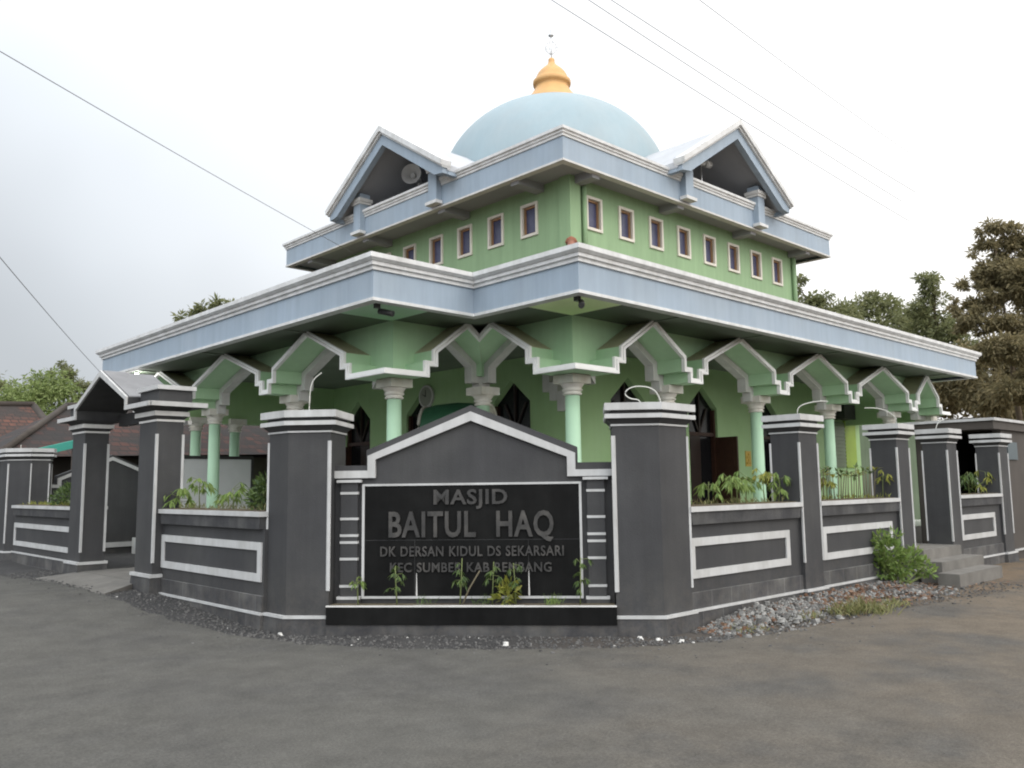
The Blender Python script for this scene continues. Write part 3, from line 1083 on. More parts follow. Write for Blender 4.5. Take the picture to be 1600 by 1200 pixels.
# ---- dormer gables, built round the facade point below the peak: u along, v outward, z up
def dormer(fn, u0, sign):
    root = MB()
    W = 2.22

    def F(u, z, v):
        return fn(u0 + u, v, z)
    # roof slabs
    for s in (-1, 1):
        root.slab([(0, 9.72), (s * W, 8.29), (s * W, 8.16), (0, 9.59)], .30, -3.3, F)
    r = obj('dormer', root, M['roof_conc'], mosque)
    fb = MB()
    for s in (-1, 1):
        fb.slab([(0, 9.71), (s * (W - .01), 8.29), (s * (W - .03), 8.09), (s * 1.90, 8.13), (0, 9.365)], .26, .40, F)
        fb.slab([(s * (W - .01), 8.28), (s * (W - .01), 8.08), (s * (W - .12), 8.08), (s * (W - .12), 8.28)], .26, -3.2, F)
    obj('gable_board', fb, M['blue'], r)
    cb = MB()
    for s in (-1, 1):
        cb.slab([(0, 9.80), (s * (W + .045), 8.345), (s * (W + .02), 8.235), (0, 9.67)], .22, .50, F)
        cb.slab([(0, 9.68), (s * (W + .015), 8.245), (s * (W + .005), 8.20), (0, 9.615)], .22, .45, F)
    obj('gable_cornice', cb, M['white'], r)
    sf = MB()
    for s in (-1, 1):
        sf.slab([(0, 9.55), (s * (W - .13), 8.20), (s * (W - .13), 8.17), (0, 9.52)], .25, -3.2, F)
    sf.slab([(0, 9.50), (-2.05, 8.185), (2.05, 8.185)], -1.5, -1.6, F)
    obj('gable_lining', sf, M['grey_ceiling'], r)
    for c in sign:
        q = MB()
        q.slab([(c - .14, 7.69), (c + .14, 7.69), (c + .14, 8.62), (c - .14, 8.62)], .15, -.13, F)
        p = obj('post', q, M['blue'], r)
        q = MB()
        q.slab([(c - .19, 7.63), (c + .19, 7.63), (c + .19, 7.70), (c - .19, 7.70)], .20, .02, F)
        obj('post_base', q, M['white'], p)
        q = MB()
        q.slab([(c - .17, 8.36), (c + .17, 8.36), (c + .17, 8.42), (c - .17, 8.42)], .18, -.16, F)
        q.slab([(c - .19, 8.42), (c + .19, 8.42), (c + .19, 8.5), (c - .19, 8.5)], .20, -.18, F)
        obj('post_capital', q, M['white_grey'], p)
    return r


dormer(lambda u, v, z: (u, UY0 - v, z), 16.62, (-1.59, 1.33))
dormer(lambda u, v, z: (UX0 - v, u, z), 15.62, (-1.52, 1.40))

# ---- dome and finial
DC = (16.4, 15.55)
dm = MB()
pr = [(3.08, -1.22), (3.08, -.3)]
pr += [(3.08 * math.cos(a), 2.6 * math.sin(a)) for a in [PI / 2 * k / 28 for k in range(28)]] + [(.02, 2.6)]
dm.lathe(pr, (DC[0], DC[1], 9.4), 72)
obj('dome', dm, M['dome'], mosque)
fi = MB()
fi.lathe([(.84, 11.85), (.75, 12.08), (.67, 12.17), (.57, 12.29), (.50, 12.40), (.47, 12.46), (.445, 12.50), (.47, 12.55), (.515, 12.57), (.525, 12.62), (.52, 12.68),
          (.47, 12.72), (.445, 12.77), (.42, 12.84), (.375, 12.92), (.31, 13.00), (.235, 13.07), (.165, 13.13), (.11, 13.19), (.085, 13.27), (.09, 13.31),
          (.075, 13.35), (.02, 13.37)], (DC[0], DC[1], 0), 40)
fin = obj('finial', fi, M['gold'], mosque)
fi = MB()
fi.tube([(DC[0], DC[1], 13.3), (DC[0], DC[1], 14.22)], .012, 8)
fi.lathe([(.01, 0), (.07, .02), (.075, .05), (.02, .07)], (DC[0], DC[1], 14.0), 14)
tdir = Vector((.7071, -.7071, 0))
for w, h in ((.05, .17), (.12, .2), (.165, .17)):
    pts = []
    for k in range(19):
        a = PI * (-.92) + 2 * PI * .92 * k / 18 + PI / 2
        pts.append(Vector((DC[0], DC[1], 13.68)) + tdir * (w * math.cos(a)) + Vector((0, 0, h * math.sin(a) * -1)))
    fi.tube(pts, .011, 6)
obj('finial_emblem', fi, M['steel'], fin)

bk = MB()
bk.box(7.75, 12.2, 19.52, 19.72, 3.165, 4.195)
obj('rear_beam', bk, M['green'], mosque)
bk = MB()
bk.box(23.25, 23.45, 9.0, 19.5, 3.165, 4.195)
obj('end_beam', bk, M['green'], mosque)
# stepped bracket against the hall wall
bk = MB()
bk.box(HX - .14, HX - .005, 11.52, 11.70, 3.42, 3.9)
bk.box(HX - .14, HX - .005, 11.30, 11.515, 3.24, 3.6)
bk.box(HX - .16, HX - .004, 11.10, 11.295, 3.02, 3.4)
obj('wall_bracket', bk, M['white_grey'], mosque)


# ------------------------------------------------------------------ fence pillars
def square(x0, x1, y0, y1, g=0.0):
    return [(x0 - g, y0 - g), (x1 + g, y0 - g), (x1 + g, y1 + g), (x0 - g, y1 + g)]


def grow(poly, t):
    n = len(poly)
    out = []
    for k in range(n):
        p = Vector(poly[k])
        a = (p - Vector(poly[k - 1])).normalized()
        b = (Vector(poly[(k + 1) % n]) - p).normalized()
        na, nb = Vector((a.y, -a.x)), Vector((b.y, -b.x))
        m = na + nb
        m = m / max(.3, m.dot(na))
        q = p + m * t
        out.append((q.x, q.y))
    return out


def build_pillar(root, poly, zb, ztop, strips, strip_z, caps=True, ground=-0.1):
    """poly: plan outline (ccw); strips: list of corner indices that carry a white strip"""
    sh = MB()
    sh.prism(poly, ground + .02, ztop - .23)
    if caps:
        sh.frustum(grow(poly, .0), ztop - .232, grow(poly, .06), ztop - .17)
        sh.prism(grow(poly, .015), ztop - .121, ztop - .079)
    obj('shaft', sh, M['black'], root, True)
    bs = MB()
    bs.frustum(grow(poly, .06), ground, grow(poly, .035), zb - .001)
    obj('plinth', bs, M['black_worn'], root, True)
    w = MB()
    w.prism(grow(poly, .045), zb, zb + .032)
    obj('base_line', w, M['white_dimmed'], root, True)
    if caps:
        w = MB()
        w.prism(grow(poly, .014), ztop - .252, ztop - .232)
        obj('thin_band', w, M['white_dimmed'], root, True)
        w = MB()
        w.prism(grow(poly, .08), ztop - .17, ztop - .121)
        obj('cap_band', w, M['white_dimmed'], root, True)
        w = MB()
        w.prism(grow(poly, .08), ztop - .08, ztop)
        obj('cap_slab', w, M['white_dimmed'], root, True)
    for k, wa, wb in strips:
        p = Vector(poly[k])
        a = (Vector(poly[k - 1]) - p).normalized()
        b = (Vector(poly[(k + 1) % len(poly)]) - p).normalized()
        out = Vector(grow(poly, .014)[k])
        pts = [out, out + b * wb, p + b * wb, p - (out - p) * .5, p + a * wa, out + a * wa]
        w = MB()
        z0, z1 = strip_z
        q = [(v.x, v.y) for v in pts]
        # keep the outline counter-clockwise
        ar = sum(q[i][0] * q[(i + 1) % 6][1] - q[(i + 1) % 6][0] * q[i][1] for i in range(6))
        if ar < 0:
            q.reverse()
        w.prism(q, z0, z1)
        obj('corner_strip', w, M['white_dimmed'], root, True)


def conduit(root, pts, r=.0065):
    c = MB()
    sm_ = [Vector(p) for p in pts]
    for _ in range(2):
        out = [sm_[0]]
        for a, b in zip(sm_[:-1], sm_[1:]):
            out += [a * .75 + b * .25, a * .25 + b * .75]
        out.append(sm_[-1])
        sm_ = out
    c.tube(sm_, r, 8)
    obj('conduit', c, M['pvc'], root, True)


SN = Vector((.747, .665, 0)).normalized()          # into the picture, square to the sign
ST = Vector((SN.y, -SN.x, 0))                      # along the sign, left to right
SO = Vector((5.211, 8.505, 0))                     # left foot of the sign


def sp(s, d=0.0, z=0.0):
    v = SO + ST * s + SN * d
    return Vector((v.x, v.y, z))


def loc_poly(pts, o):
    return [(p[0] - o[0], p[1] - o[1]) for p in pts]


# the two big corner pillars
a, b, c_, d_ = sp(3.18), sp(3.69), sp(3.18, .62), sp(3.60, .72)
pr_poly = [(a.x, a.y), (b.x, b.y), (8.19, 5.755), (8.19, 6.42), (c_.x + .25, c_.y + .12), (c_.x, c_.y)]
o = (7.75, 6.1, 0)
t = thing('corner_pillar', 'broad five sided black pillar at the right end of the sign wall, looped conduit on top', 'pillar', o, 0, 'black fence pillars with white caps')
build_pillar(t, loc_poly(pr_poly, o), .17, 2.50, [(0, .012, .034), (2, .008, .012)], (.45, 2.14))
conduit(t, [(0, -.05, 2.49), (-.02, -.05, 2.56), (-.10, .03, 2.57), (-.15, .08, 2.64), (-.07, 0, 2.72), (.08, -.15, 2.70), (.15, -.2, 2.6), (.16, -.21, 2.49)])
a, b = sp(-.49), sp(0)
c2 = sp(0, .62)
pl_poly = [(4.87, 9.29), (a.x, a.y), (b.x, b.y), (c2.x, c2.y), (5.45, 9.29)]
o = (5.1, 9.1, 0)
t = thing('corner_pillar', 'broad five sided black pillar at the left end of the sign wall, thin rod on top', 'pillar', o, 0, 'black fence pillars with white caps')
build_pillar(t, loc_poly(pl_poly, o), .17, 2.49, [(0, .012, .008), (2, .034, .012)], (.47, 2.14))
conduit(t, [(.12, -.1, 2.48), (.12, -.1, 2.7), (.14, -.12, 2.88), (.22, -.2, 2.97)], .006)

# square pillars on the right
PW = .62
pil_labels = ['square black pillar between the two planters right of the corner, bent conduit on top',
              'square black pillar on the left side of the right hand steps, behind the leafy bush',
              'square black pillar on the right side of the right hand steps',
              'far right square black pillar in front of the low flat roofed annex']
cond = [[(0, -.08, 2.5), (0, -.08, 2.62), (.05, -.15, 2.68), (.22, -.3, 2.72), (.3, -.38, 2.71)],
        [(.06, -.1, 2.5), (.07, -.12, 2.62), (-.02, -.03, 2.74), (-.15, .1, 2.8), (-.3, .24, 2.8)],
        [(-.1, 0, 2.5), (-.08, -.02, 2.62), (0, -.1, 2.7), (.06, -.16, 2.71)],
        [(-.1, 0, 2.5), (-.1, 0, 2.56)]]
for k, (x, y) in enumerate(((10.745, 5.745), (13.865, 5.745), (15.975, 5.745), (18.66, 5.745))):
    w, dp = (.50, .47, .45, .52)[k], .42
    o = (x + w / 2, y + dp / 2, 0)
    t = thing('fence_pillar', pil_labels[k], 'pillar', o, 0, 'black fence pillars with white caps')
    build_pillar(t, square(-w / 2, w / 2, -dp / 2, dp / 2), .17, 2.52, [(0, .022, .028), (1, .008, .014), (3, .014, .008)], (.55, 2.14))
    if k < 3:
        conduit(t, cond[k])


# ------------------------------------------------------------------ fence walls with planters
def fence(fn, s0, s1, label, frame=(None, None), zg=0.0, cop=(0, 0), gl=0.2):
    """fn(s, d, z): s along the front, d into the plot"""
    c = fn((s0 + s1) / 2, .25, 0)
    t = thing('planter_wall', label, 'planter wall', (c[0], c[1], 0), 0, 'black planter walls between the pillars')

    def bx(mb, a, b, d0, d1, z0, z1):
        mb.slab([(a, z0), (b, z0), (b, z1), (a, z1)], d0, d1, lambda u, w, d: fn(u, d, w))
    bb = MB()
    bx(bb, s0, s1, 0, .42, -.15, 1.14)
    obj('body', bb, M['black'], t)
    bb = MB()
    bx(bb, s0, s1, -.035, 0.001, -.15, gl - .03)
    bx(bb, s0, s1, -.022, 0.001, gl, .385)
    n = max(2, int((s1 - s0) / .4))
    plo = obj('block_base', bb, M['block_x' if abs(fn(1, 0, 0)[0] - fn(0, 0, 0)[0]) > .5 else 'block_y'], t)
    bb = MB()
    bx(bb, s0, s1, -.045, 0.001, gl - .03, gl)
    obj('base_line', bb, M['white_dimmed'], plo)
    bb = MB()
    i0, i1 = s0 + .03, s1 - .03
    bb.slab([(i0 + .0, 1.285), (i0 + .02, 1.141), (i1 - .02, 1.141), (i1 - .0, 1.285)], -.05, .47, lambda u, w, d: fn(u, d, w))
    obj('planter_box', bb, M['black_worn'], t)
    bb = MB()
    bx(bb, s0 - cop[0], s1 + cop[1], -.075, .49, 1.285, 1.342)
    obj('coping', bb, M['white_dimmed'], t)
    bb = MB()
    bx(bb, s0 + .06, s1 - .06, -.01, .42, 1.342, 1.352)
    obj('soil', bb, M['soil'], t)
    f0, f1 = frame
    bb = MB()
    z0, z1, w = .538, .988, .092
    bx(bb, f0, f1, -.02, 0.001, z1 - w, z1)
    bx(bb, f0, f1, -.02, 0.001, z0, z0 + w)
    bx(bb, f0, f0 + w, -.02, 0.001, z0 + w, z1 - w)
    bx(bb, f1 - w, f1, -.02, 0.001, z0 + w, z1 - w)
    obj('panel_frame', bb, M['white_dimmed'], t)
    return t


fnR = lambda s, d, z: (s, 5.80 + d, z)
fnL = lambda s, d, z: (4.83 + d, s, z)
fence(fnR, 8.19, 10.745, 'black planter wall with white framed panel directly right of the sign corner', (8.225, 10.45))
fence(fnR, 11.245, 13.865, 'black planter wall with a row of thin canes on top, beside the bush', (11.36, 13.62))
fence(fnR, 16.425, 18.66, 'far right black planter wall beyond the steps', (16.53, 18.30))
fence(fnL, 9.28, 12.28, 'black planter wall between the sign corner and the gateway', (9.33, 12.26), gl=.2)
fence(fnL, 16.0, 20.0, 'far left black planter wall beyond the gateway', (16.06, 19.95), gl=.42)

# ------------------------------------------------------------------ sign wall
sign = thing('sign_wall', 'black gabled sign wall with white trim and raised mosque name, across the corner', 'sign wall', tuple(sp(1.585, .2)), 0)
D0 = .2                                         # face of the trim


def sfn(u, w, d):
    return sp(u, d, w)


bo = MB()
bo.slab([(0, .0), (3.17, .0), (3.17, 1.86), (2.79, 1.86), (2.79, 2.035), (1.58, 2.535), (.36, 2.035), (.36, 1.86), (0, 1.86)], D0 + .02, D0 + .28, sfn)
obj('body', bo, M['black'], sign)
tr = MB()
outer = [(0.0, 1.80), (.385, 1.80), (.385, 1.968), (1.58, 2.458), (2.765, 1.968), (2.765, 1.78), (3.17, 1.78)]
inner = [(0.0, 1.715), (.475, 1.715), (.475, 1.925), (1.58, 2.352), (2.672, 1.925), (2.672, 1.705), (3.17, 1.705)]
for k in range(6):
    tr.slab([inner[k], inner[k + 1], outer[k + 1], outer[k]], D0 - .03, D0 + .021, sfn)
obj('white_trim', tr, M['white_dimmed'], sign)
pn = MB()
pn.slab([(.35, .385), (2.80, .385), (2.80, 1.622), (.35, 1.622)], D0 - .005, D0 + .021, sfn)
pan = obj('name_panel', pn, M['tile_black'], sign)
jt = MB()
jt.slab([(.35, 1.006), (2.80, 1.006), (2.80, 1.0095), (.35, 1.0095)], D0 - .0062, D0, sfn)
for s in (.93, 2.22):
    jt.slab([(s, .385), (s + .003, .385), (s + .003, 1.006), (s, 1.006)], D0 - .0062, D0, sfn)
obj('tile_joint', jt, M['black_worn'], pan)
jt = MB()
for s, z0, z1 in ((.945, .39, .64), (2.215, .39, .70)):
    jt.slab([(s, z0), (s + .018, z0), (s + .010, z1), (s + .004, z1)], D0 - .0065, D0, sfn)
obj('lime_drip', jt, M['white_grey'], pan)
bd = MB()
for q in ([(.322, .36), (2.826, .36), (2.826, .386), (.322, .386)], [(.322, 1.621), (2.826, 1.621), (2.826, 1.645), (.322, 1.645)],
          [(.322, .386), (.351, .386), (.351, 1.621), (.322, 1.621)], [(2.799, .386), (2.826, .386), (2.826, 1.621), (2.799, 1.621)]):
    bd.slab(q, D0 - .016, D0 + .021, sfn)
obj('panel_border', bd, M['white_dimmed'], pan)
for s0, s1 in ((.065, .298), (2.868, 3.10)):
    q = MB()
    q.slab([(s0 + .02, .33), (s1 - .02, .33), (s1 - .02, 1.70), (s0 + .02, 1.70)], D0 - .05, D0 + .021, sfn)
    q.slab([(s0 - .01, .30), (s1 + .01, .30), (s1 + .01, .355), (s0 - .01, .355)], D0 - .07, D0 + .021, sfn)
    pz_ = obj('pilaster', q, M['black'], sign)
    q = MB()
    for zz in (1.53, 1.24, 1.052, .975, .79, .488):
        q.slab([(s0 + .014, zz), (s1 - .014, zz), (s1 - .014, zz + .028), (s0 + .014, zz + .028)], D0 - .058, D0, sfn)
    q.slab([(s0 - .015, .357), (s1 + .015, .357), (s1 + .015, .388), (s0 - .015, .388)], D0 - .074, D0, sfn)
    q.slab([(s0 - .025, 1.665), (s1 + .025, 1.665), (s1 + .025, 1.695), (s0 - .025, 1.695)], D0 - .08, D0, sfn)
    obj('white_bar', q, M['white_dimmed'], pz_)
ld = MB()
ld.slab([(0.0, .115), (3.18, .115), (3.18, .305), (0.0, .305)], -.10, D0 + .02, sfn)
led = obj('planter_ledge', ld, M['tile_black'], sign)
ld = MB()
ld.slab([(0.0, .305), (3.18, .305), (3.18, .318), (0.0, .318)], -.11, -.06, sfn)
ld.slab([(.97, .3055), (2.19, .3055), (2.19, .322), (.97, .322)], -.115, -.065, sfn)
obj('ledge_line', ld, M['white_grey'], led)
ld = MB()
ld.slab([(0.0, -.1), (3.18, -.1), (3.18, .115), (0.0, .115)], -.085, D0 + .02, sfn)
obj('ledge_foot', ld, M['black_worn'], led)
ld = MB()
ld.slab([(0.02, .3051), (3.16, .3051), (3.16, .316), (0.02, .316)], -.06, D0 - .075, sfn)
obj('ledge_soil', ld, M['soil'], led)


def lettering(txt, s0, s1, z0, z1, bold):
    cu = bpy.data.curves.new('lettering', 'FONT')
    cu.body = txt
    cu.size = 1.0
    cu.extrude = 0.012
    cu.offset = bold
    cu.space_word = 1.15
    cu.space_character = 1.08
    cu.resolution_u = 3
    ob = bpy.data.objects.new('lettering_source', cu)
    COL.objects.link(ob)
    bpy.context.view_layer.update()
    dg = bpy.context.evaluated_depsgraph_get()
    me = bpy.data.meshes.new_from_object(ob.evaluated_get(dg))
    bpy.data.objects.remove(ob)
    xs_ = [v.co.x for v in me.vertices]
    ys_ = [v.co.y for v in me.vertices]
    ax, bx = min(xs_), max(xs_)
    ay, by = 0.0, sorted(ys_)[int(len(ys_) * .93)]
    for v in me.vertices:
        s = s0 + (v.co.x - ax) / (bx - ax) * (s1 - s0)
        z = z0 + (v.co.y - ay) / (by - ay) * (z1 - z0)
        v.co = sp(s, D0 - .017 - v.co.z, z)
    me.materials.clear()
    me.materials.append(M['letter'])
    obj('lettering', me, None, pan)


lettering('MASJID', 1.151, 1.992, 1.410, 1.572, .022)
lettering('BAITUL  HAQ', .634, 2.509, 1.048, 1.328, .022)
lettering('DK DERSAN KIDUL DS SEKARSARI', .539, 2.617, .830, .938, .016)
lettering('KEC SUMBER KAB REMBANG', .651, 2.478, .655, .756, .016)

# ------------------------------------------------------------------ gateway on the left
gate = thing('gateway', 'black gateway of two pillars carrying a gabled canopy with white edges', 'gateway', (4.95, 14.18, .2))


def gpillar(x0, x1, y0, y1):
    p = MB()
    p.prism(square(x0, x1, y0, y1), .05, 2.58)
    p.frustum(square(x0, x1, y0, y1, 0.0), 2.61, square(x0, x1, y0, y1, .05), 2.66)
    p.frustum(square(x0, x1, y0, y1, .03), 2.725, square(x0, x1, y0, y1, .09), 2.785)
    r = obj('pillar', p, M['black'], gate)
    p = MB()
    p.prism(square(x0, x1, y0, y1, .012), 2.58, 2.61)
    p.prism(square(x0, x1, y0, y1, .06), 2.66, 2.725)
    obj('pillar_band', p, M['white_grey'], r)
    p = MB()
    p.frustum(square(x0, x1, y0, y1, .06), .05, square(x0, x1, y0, y1, .035), .40)
    obj('pillar_foot', p, M['black_worn'], r)
    p = MB()
    p.prism(square(x0, x1, y0, y1, .05), .40, .445)
    obj('base_line', p, M['white_dimmed'], r)
    for cx_, cy_ in ((x0, y0), (x1, y0)):
        p = MB()
        w = .05
        ex = -.014 if cx_ == x0 else .014
        ey = -.014 if cy_ == y0 else .014
        p.box(min(cx_ + ex, cx_ - ex * 1.6), max(cx_ + ex, cx_ - ex * 1.6), min(cy_ + ey, cy_ - ey * 1.6), max(cy_ + ey, cy_ - ey * 1.6), .60, 2.40)
        obj('corner_strip', p, M['white_dimmed'], r)


gpillar(4.70, 5.08, 12.28, 12.93)
gpillar(4.70, 5.08, 15.38, 16.02)
YC = 14.18
gf = lambda u, w, d: (d, YC + u, w)
XF, XB = 4.5, 5.33
slab_ = MB()
low, hi, apex_ = 2.785, 2.94, 3.40
prof = [(-2.08, low), (-1.135, low), (-1.135, hi), (0, apex_), (1.135, hi), (1.135, low), (2.08, low)]
th = .055
up = [(-2.08, low + th), (-1.135 - th, low + th), (-1.135 - th, hi + .03), (0, apex_ + .075), (1.135 + th, hi + .03), (1.135 + th, low + th), (2.08, low + th)]
for k in range(6):
    slab_.slab([prof[k], prof[k + 1], up[k + 1], up[k]], XF + .03, XB, gf)
slab_.box(XB - .12, XB, YC - 1.13, YC + 1.13, 2.70, 2.90)
can = obj('canopy', slab_, M['black'], gate)
rr = MB()
for s in (-1, 1):
    rr.slab([(0, apex_ + .078), (s * 1.19, hi + .035), (s * 1.19, hi + .05), (0, apex_ + .098)], XF + .05, 4.9, gf)
    rr.slab([(0, apex_ + .076), (s * 1.19, hi + .033), (s * 1.19, hi + .04), (0, apex_ + .084)], 4.9, XB, gf)
obj('canopy_roof', rr, M['gate_roof'], can)
ww = MB()
for k in range(6):
    ww.slab([prof[k], prof[k + 1], (up[k + 1][0], up[k + 1][1] + (.01 if k not in (2, 3) else .02)), (up[k][0], up[k][1] + .01)], XF, XF + .035, gf)
ww.box(XF + .035, XB + .01, YC - 2.115, YC - 2.08, low, low + th + .01)
ww.box(XF + .035, XB + .01, YC + 2.08, YC + 2.115, low, low + th + .01)
obj('white_edge', ww, M['white_dimmed'], can)
for y0, y1 in ((12.16, 12.93), (15.43, 16.2)):
    cr = MB()
    cr.prism([(4.68, y0 + .03), (5.16, y0 + .03), (5.16, y1 - .03), (4.68, y1 - .03)], low + th, 3.03)
    cro = obj('crown_block', cr, M['black'], can)
    cr = MB()
    cr.prism([(4.64, y0 - .01), (5.2, y0 - .01), (5.2, y1 + .01), (4.64, y1 + .01)], 3.03, 3.09)
    obj('crown_band', cr, M['white_dimmed'], cro)
rb = MB()
rb.box(5.40, 5.46, 12.9, 14.0, 2.60, 2.66)
obj('rear_band', rb, M['white_grey'], gate)
# threshold between the gate pillars
ts = MB()
ts.box(4.75, 6.9, 12.93, 15.38, .1, .30)
ts.poly([(4.75, 12.93, .295), (4.75, 15.38, .295), (4.12, 15.75, .205), (4.12, 12.5, .205)][::-1])
ts.poly([(4.75, 12.93, .295), (4.12, 12.5, .205), (4.12, 12.5, .1), (4.75, 12.93, .1)])
tag(obj('threshold', ts, M['concrete']), 'low concrete threshold slab between the two gateway pillars', 'threshold')

# pillar and gabled wall at the far left
o = (5.15, 20.75, .2)
t = thing('fence_pillar', 'six sided black pillar at the far left end of the fence', 'pillar', (o[0], o[1], 0), 0, 'black fence pillars with white caps')
build_pillar(t, [(-.40, .35), (-.40, -.35), (-.05, -.68), (.30, -.68), (.45, -.3), (.45, .35)], .36, 2.52, [(1, .02, .02), (2, .012, .012), (3, .012, .012), (4, .012, .012)], (.55, 2.2), ground=.05)
conduit(t, [(-.1, 0, 2.5), (-.1, 0, 2.62)])
bw = thing('gabled_wall', 'dark back fence wall with a low white edged gable, seen through the gateway', 'fence wall', (7.2, 20.9, .2))
q = MB()
bf = lambda u, w, d: (u, 20.8 + d, w)
q.slab([(5.5, .1), (9.2, .1), (9.2, 1.80), (8.15, 1.80), (8.15, 1.95), (6.97, 2.44), (5.80, 1.95), (5.80, 1.80), (5.5, 1.80)], 0, .18, bf)
obj('body', q, M['black'], bw)
q = MB()
oo = [(5.5, 1.76), (5.82, 1.76), (5.82, 1.90), (6.97, 2.39), (8.12, 1.90), (8.12, 1.76), (9.2, 1.76)]
ii = [(5.5, 1.69), (5.90, 1.69), (5.90, 1.86), (6.97, 2.31), (8.04, 1.86), (8.04, 1.69), (9.2, 1.69)]
for k in range(6):
    q.slab([ii[k], ii[k + 1], oo[k + 1], oo[k]], -.03, .001, bf)
q.slab([(5.5, .33), (9.2, .33), (9.2, .44), (5.5, .44)], -.04, .001, bf)
obj('white_trim', q, M['white_dimmed'], bw)

# ------------------------------------------------------------------ steps on the right
st = MB()
st.box(14.34, 15.97, 5.62, 6.4, .02, .50)
st.box(14.2, 16.05, 5.30, 5.62, .0, .34)
st.box(14.0, 15.9, 4.98, 5.30, -.02, .19)
st.box(14.34, 15.97, 6.4, 8.5, .02, .549)
tag(obj('entrance_steps', st, M['concrete']), 'grey concrete steps between two black pillars, beside the leafy bush', 'steps')

# ------------------------------------------------------------------ annex at the far right
ax = thing('annex', 'low dark flat roofed annex with a white roof edge at the far right', 'annex', (21.2, 6.6, 0))
q = MB()
q.box(19.25, 23.6, 5.86, 6.02, -.05, 2.62)
q.box(23.44, 23.6, 6.02, 7.4, -.05, 2.62)
q.box(19.1, 23.6, 7.4, 7.5, -.05, 2.615)
obj('wall', q, M['annex'], ax)
q = MB()
q.box(19.26, 23.6, 5.82, 5.859, .17, .205)
obj('base_line', q, M['white_dimmed'], ax)
q = MB()
q.box(18.62, 23.7, 5.79, 7.52, 2.62, 2.785)
r = obj('roof', q, M['annex'], ax)
q = MB()
q.box(18.58, 23.74, 5.75, 7.56, 2.785, 2.84)
obj('roof_edge', q, M['white_dimmed'], r)
q = MB()
q.box(18.9, 19.0, 7.3, 7.4, .0, 2.62)
obj('post', q, M['annex'], ax)
q = MB()
q.box(19.52, 20.12, 5.83, 5.859, 2.02, 2.38)
obj('window', q, mat('dull_teal_glass', (0.05, 0.075, 0.085), 0.4, 0.1), ax)

# ------------------------------------------------------------------ things on and in the mosque
# clock on the porch wall
t = thing('wall_clock', 'round pale wall clock hanging above a dark doorway on the green porch wall', 'clock', (HX - .06, 15.52, 3.66))
q = MB()
q.slab([(.26 * math.cos(2 * PI * k / 28), .26 * math.sin(2 * PI * k / 28)) for k in range(28)], 0, .05, lambda u, w, d: (d, u, w))
obj('case', q, M['horn'], t, True)
q = MB()
q.slab([(.215 * math.cos(2 * PI * k / 28), .215 * math.sin(2 * PI * k / 28)) for k in range(28)], -.006, .01, lambda u, w, d: (d, u, w))
obj('dial', q, M['clock'], t, True)
q = MB()
q.slab([(-.012, 0), (.012, 0), (.005, .15), (-.005, .15)], -.012, -.007, lambda u, w, d: (d, u, w))
q.slab([(0, -.01), (.11, .05), (.105, .06), (0, .012)], -.018, -.013, lambda u, w, d: (d, u, w))
obj('hand', q, M['plastic_dark'], t, True)

# big drum
dc = Vector((10.35, 12.40, 2.68))
t = thing('mosque_drum', 'big dark green barrel drum on a stand in the porch, behind the sign gable', 'drum', (dc.x, dc.y, FLOOR))
dx = Vector((.55, -.835, 0)).normalized()
dz = Vector((0, 0, 1))
dy = dz.cross(dx)


def drum_ring(r, e):
    return [dc + dx * e + dy * (r * math.cos(2 * PI * k / 32)) + dz * (r * math.sin(2 * PI * k / 32)) for k in range(32)]


q = MB()
pr = [(.42, -.62), (.47, -.4), (.50, 0), (.47, .4), (.42, .62)]
for (r0, e0_), (r1, e1_) in zip(pr[:-1], pr[1:]):
    A, B = drum_ring(r0, e0_), drum_ring(r1, e1_)
    for k in range(32):
        q.poly([A[k], A[(k + 1) % 32], B[(k + 1) % 32], B[k]], True)
obj('barrel', q, M['drum_green'], t)
for e in (-.64, .64):
    q = MB()
    q.tube(drum_ring(.43, e) + drum_ring(.43, e)[:1], .03, 8)
    q.poly(drum_ring(.42, e))
    obj('drum_head', q, M['skin'], t)
q = MB()
for e in (-.4, .4):
    for s in (-1, 1):
        q.tube([dc + dx * e + dy * (s * .35) + dz * (-.36), Vector(((dc + dx * e + dy * (s * .5)).x, (dc + dx * e + dy * (s * .5)).y, FLOOR))], .05, 8)
    q.tube([dc + dx * e + dy * -.42 + dz * -.6, dc + dx * e + dy * .42 + dz * -.6], .05, 8)
obj('stand', q, M['brown'], t)

# white board
t = thing('white_board', 'plain grey white board standing in the porch behind the left planter plants', 'board', (8.67, 19.0, FLOOR))
q = MB()
q.box(7.86, 9.48, 18.97, 19.0, .75, 2.30)
obj('panel', q, M['board'], t)
q = MB()
q.box(7.80, 9.54, 18.95, 19.03, 2.30, 2.37)
q.box(7.80, 7.86, 18.95, 19.03, FLOOR, 2.30)
q.box(9.48, 9.54, 18.95, 19.03, FLOOR, 2.30)
obj('board_frame', q, M['plastic_dark'], t)

# CCTV cameras under the corner ceiling panels
for (x, y), lb in (((8.52, 7.68), 'small black security camera under the roof corner nearest the viewer, by the bright green panel'),
                   ((6.72, 9.80), 'small black security camera under the left roof corner above the left porch arches')):
    t = thing('security_camera', lb, 'camera', (x, y, ZC - .025), 0, 'security cameras under the roof corners')
    q = MB()
    q.box(-.035, .035, -.035, .035, -.09, 0)
    obj('mount', q, M['plastic_dark'], t, True)
    q = MB()
    q.tube([(.06, -.02, -.10), (-.02, -.10, -.15), (-.10, -.16, -.19)] if x > 8 else [(.1, .1, -.10), (.16, -.0, -.13), (.2, -.1, -.16)], .042, 12)
    obj('body', q, M['plastic_dark'], t, True)

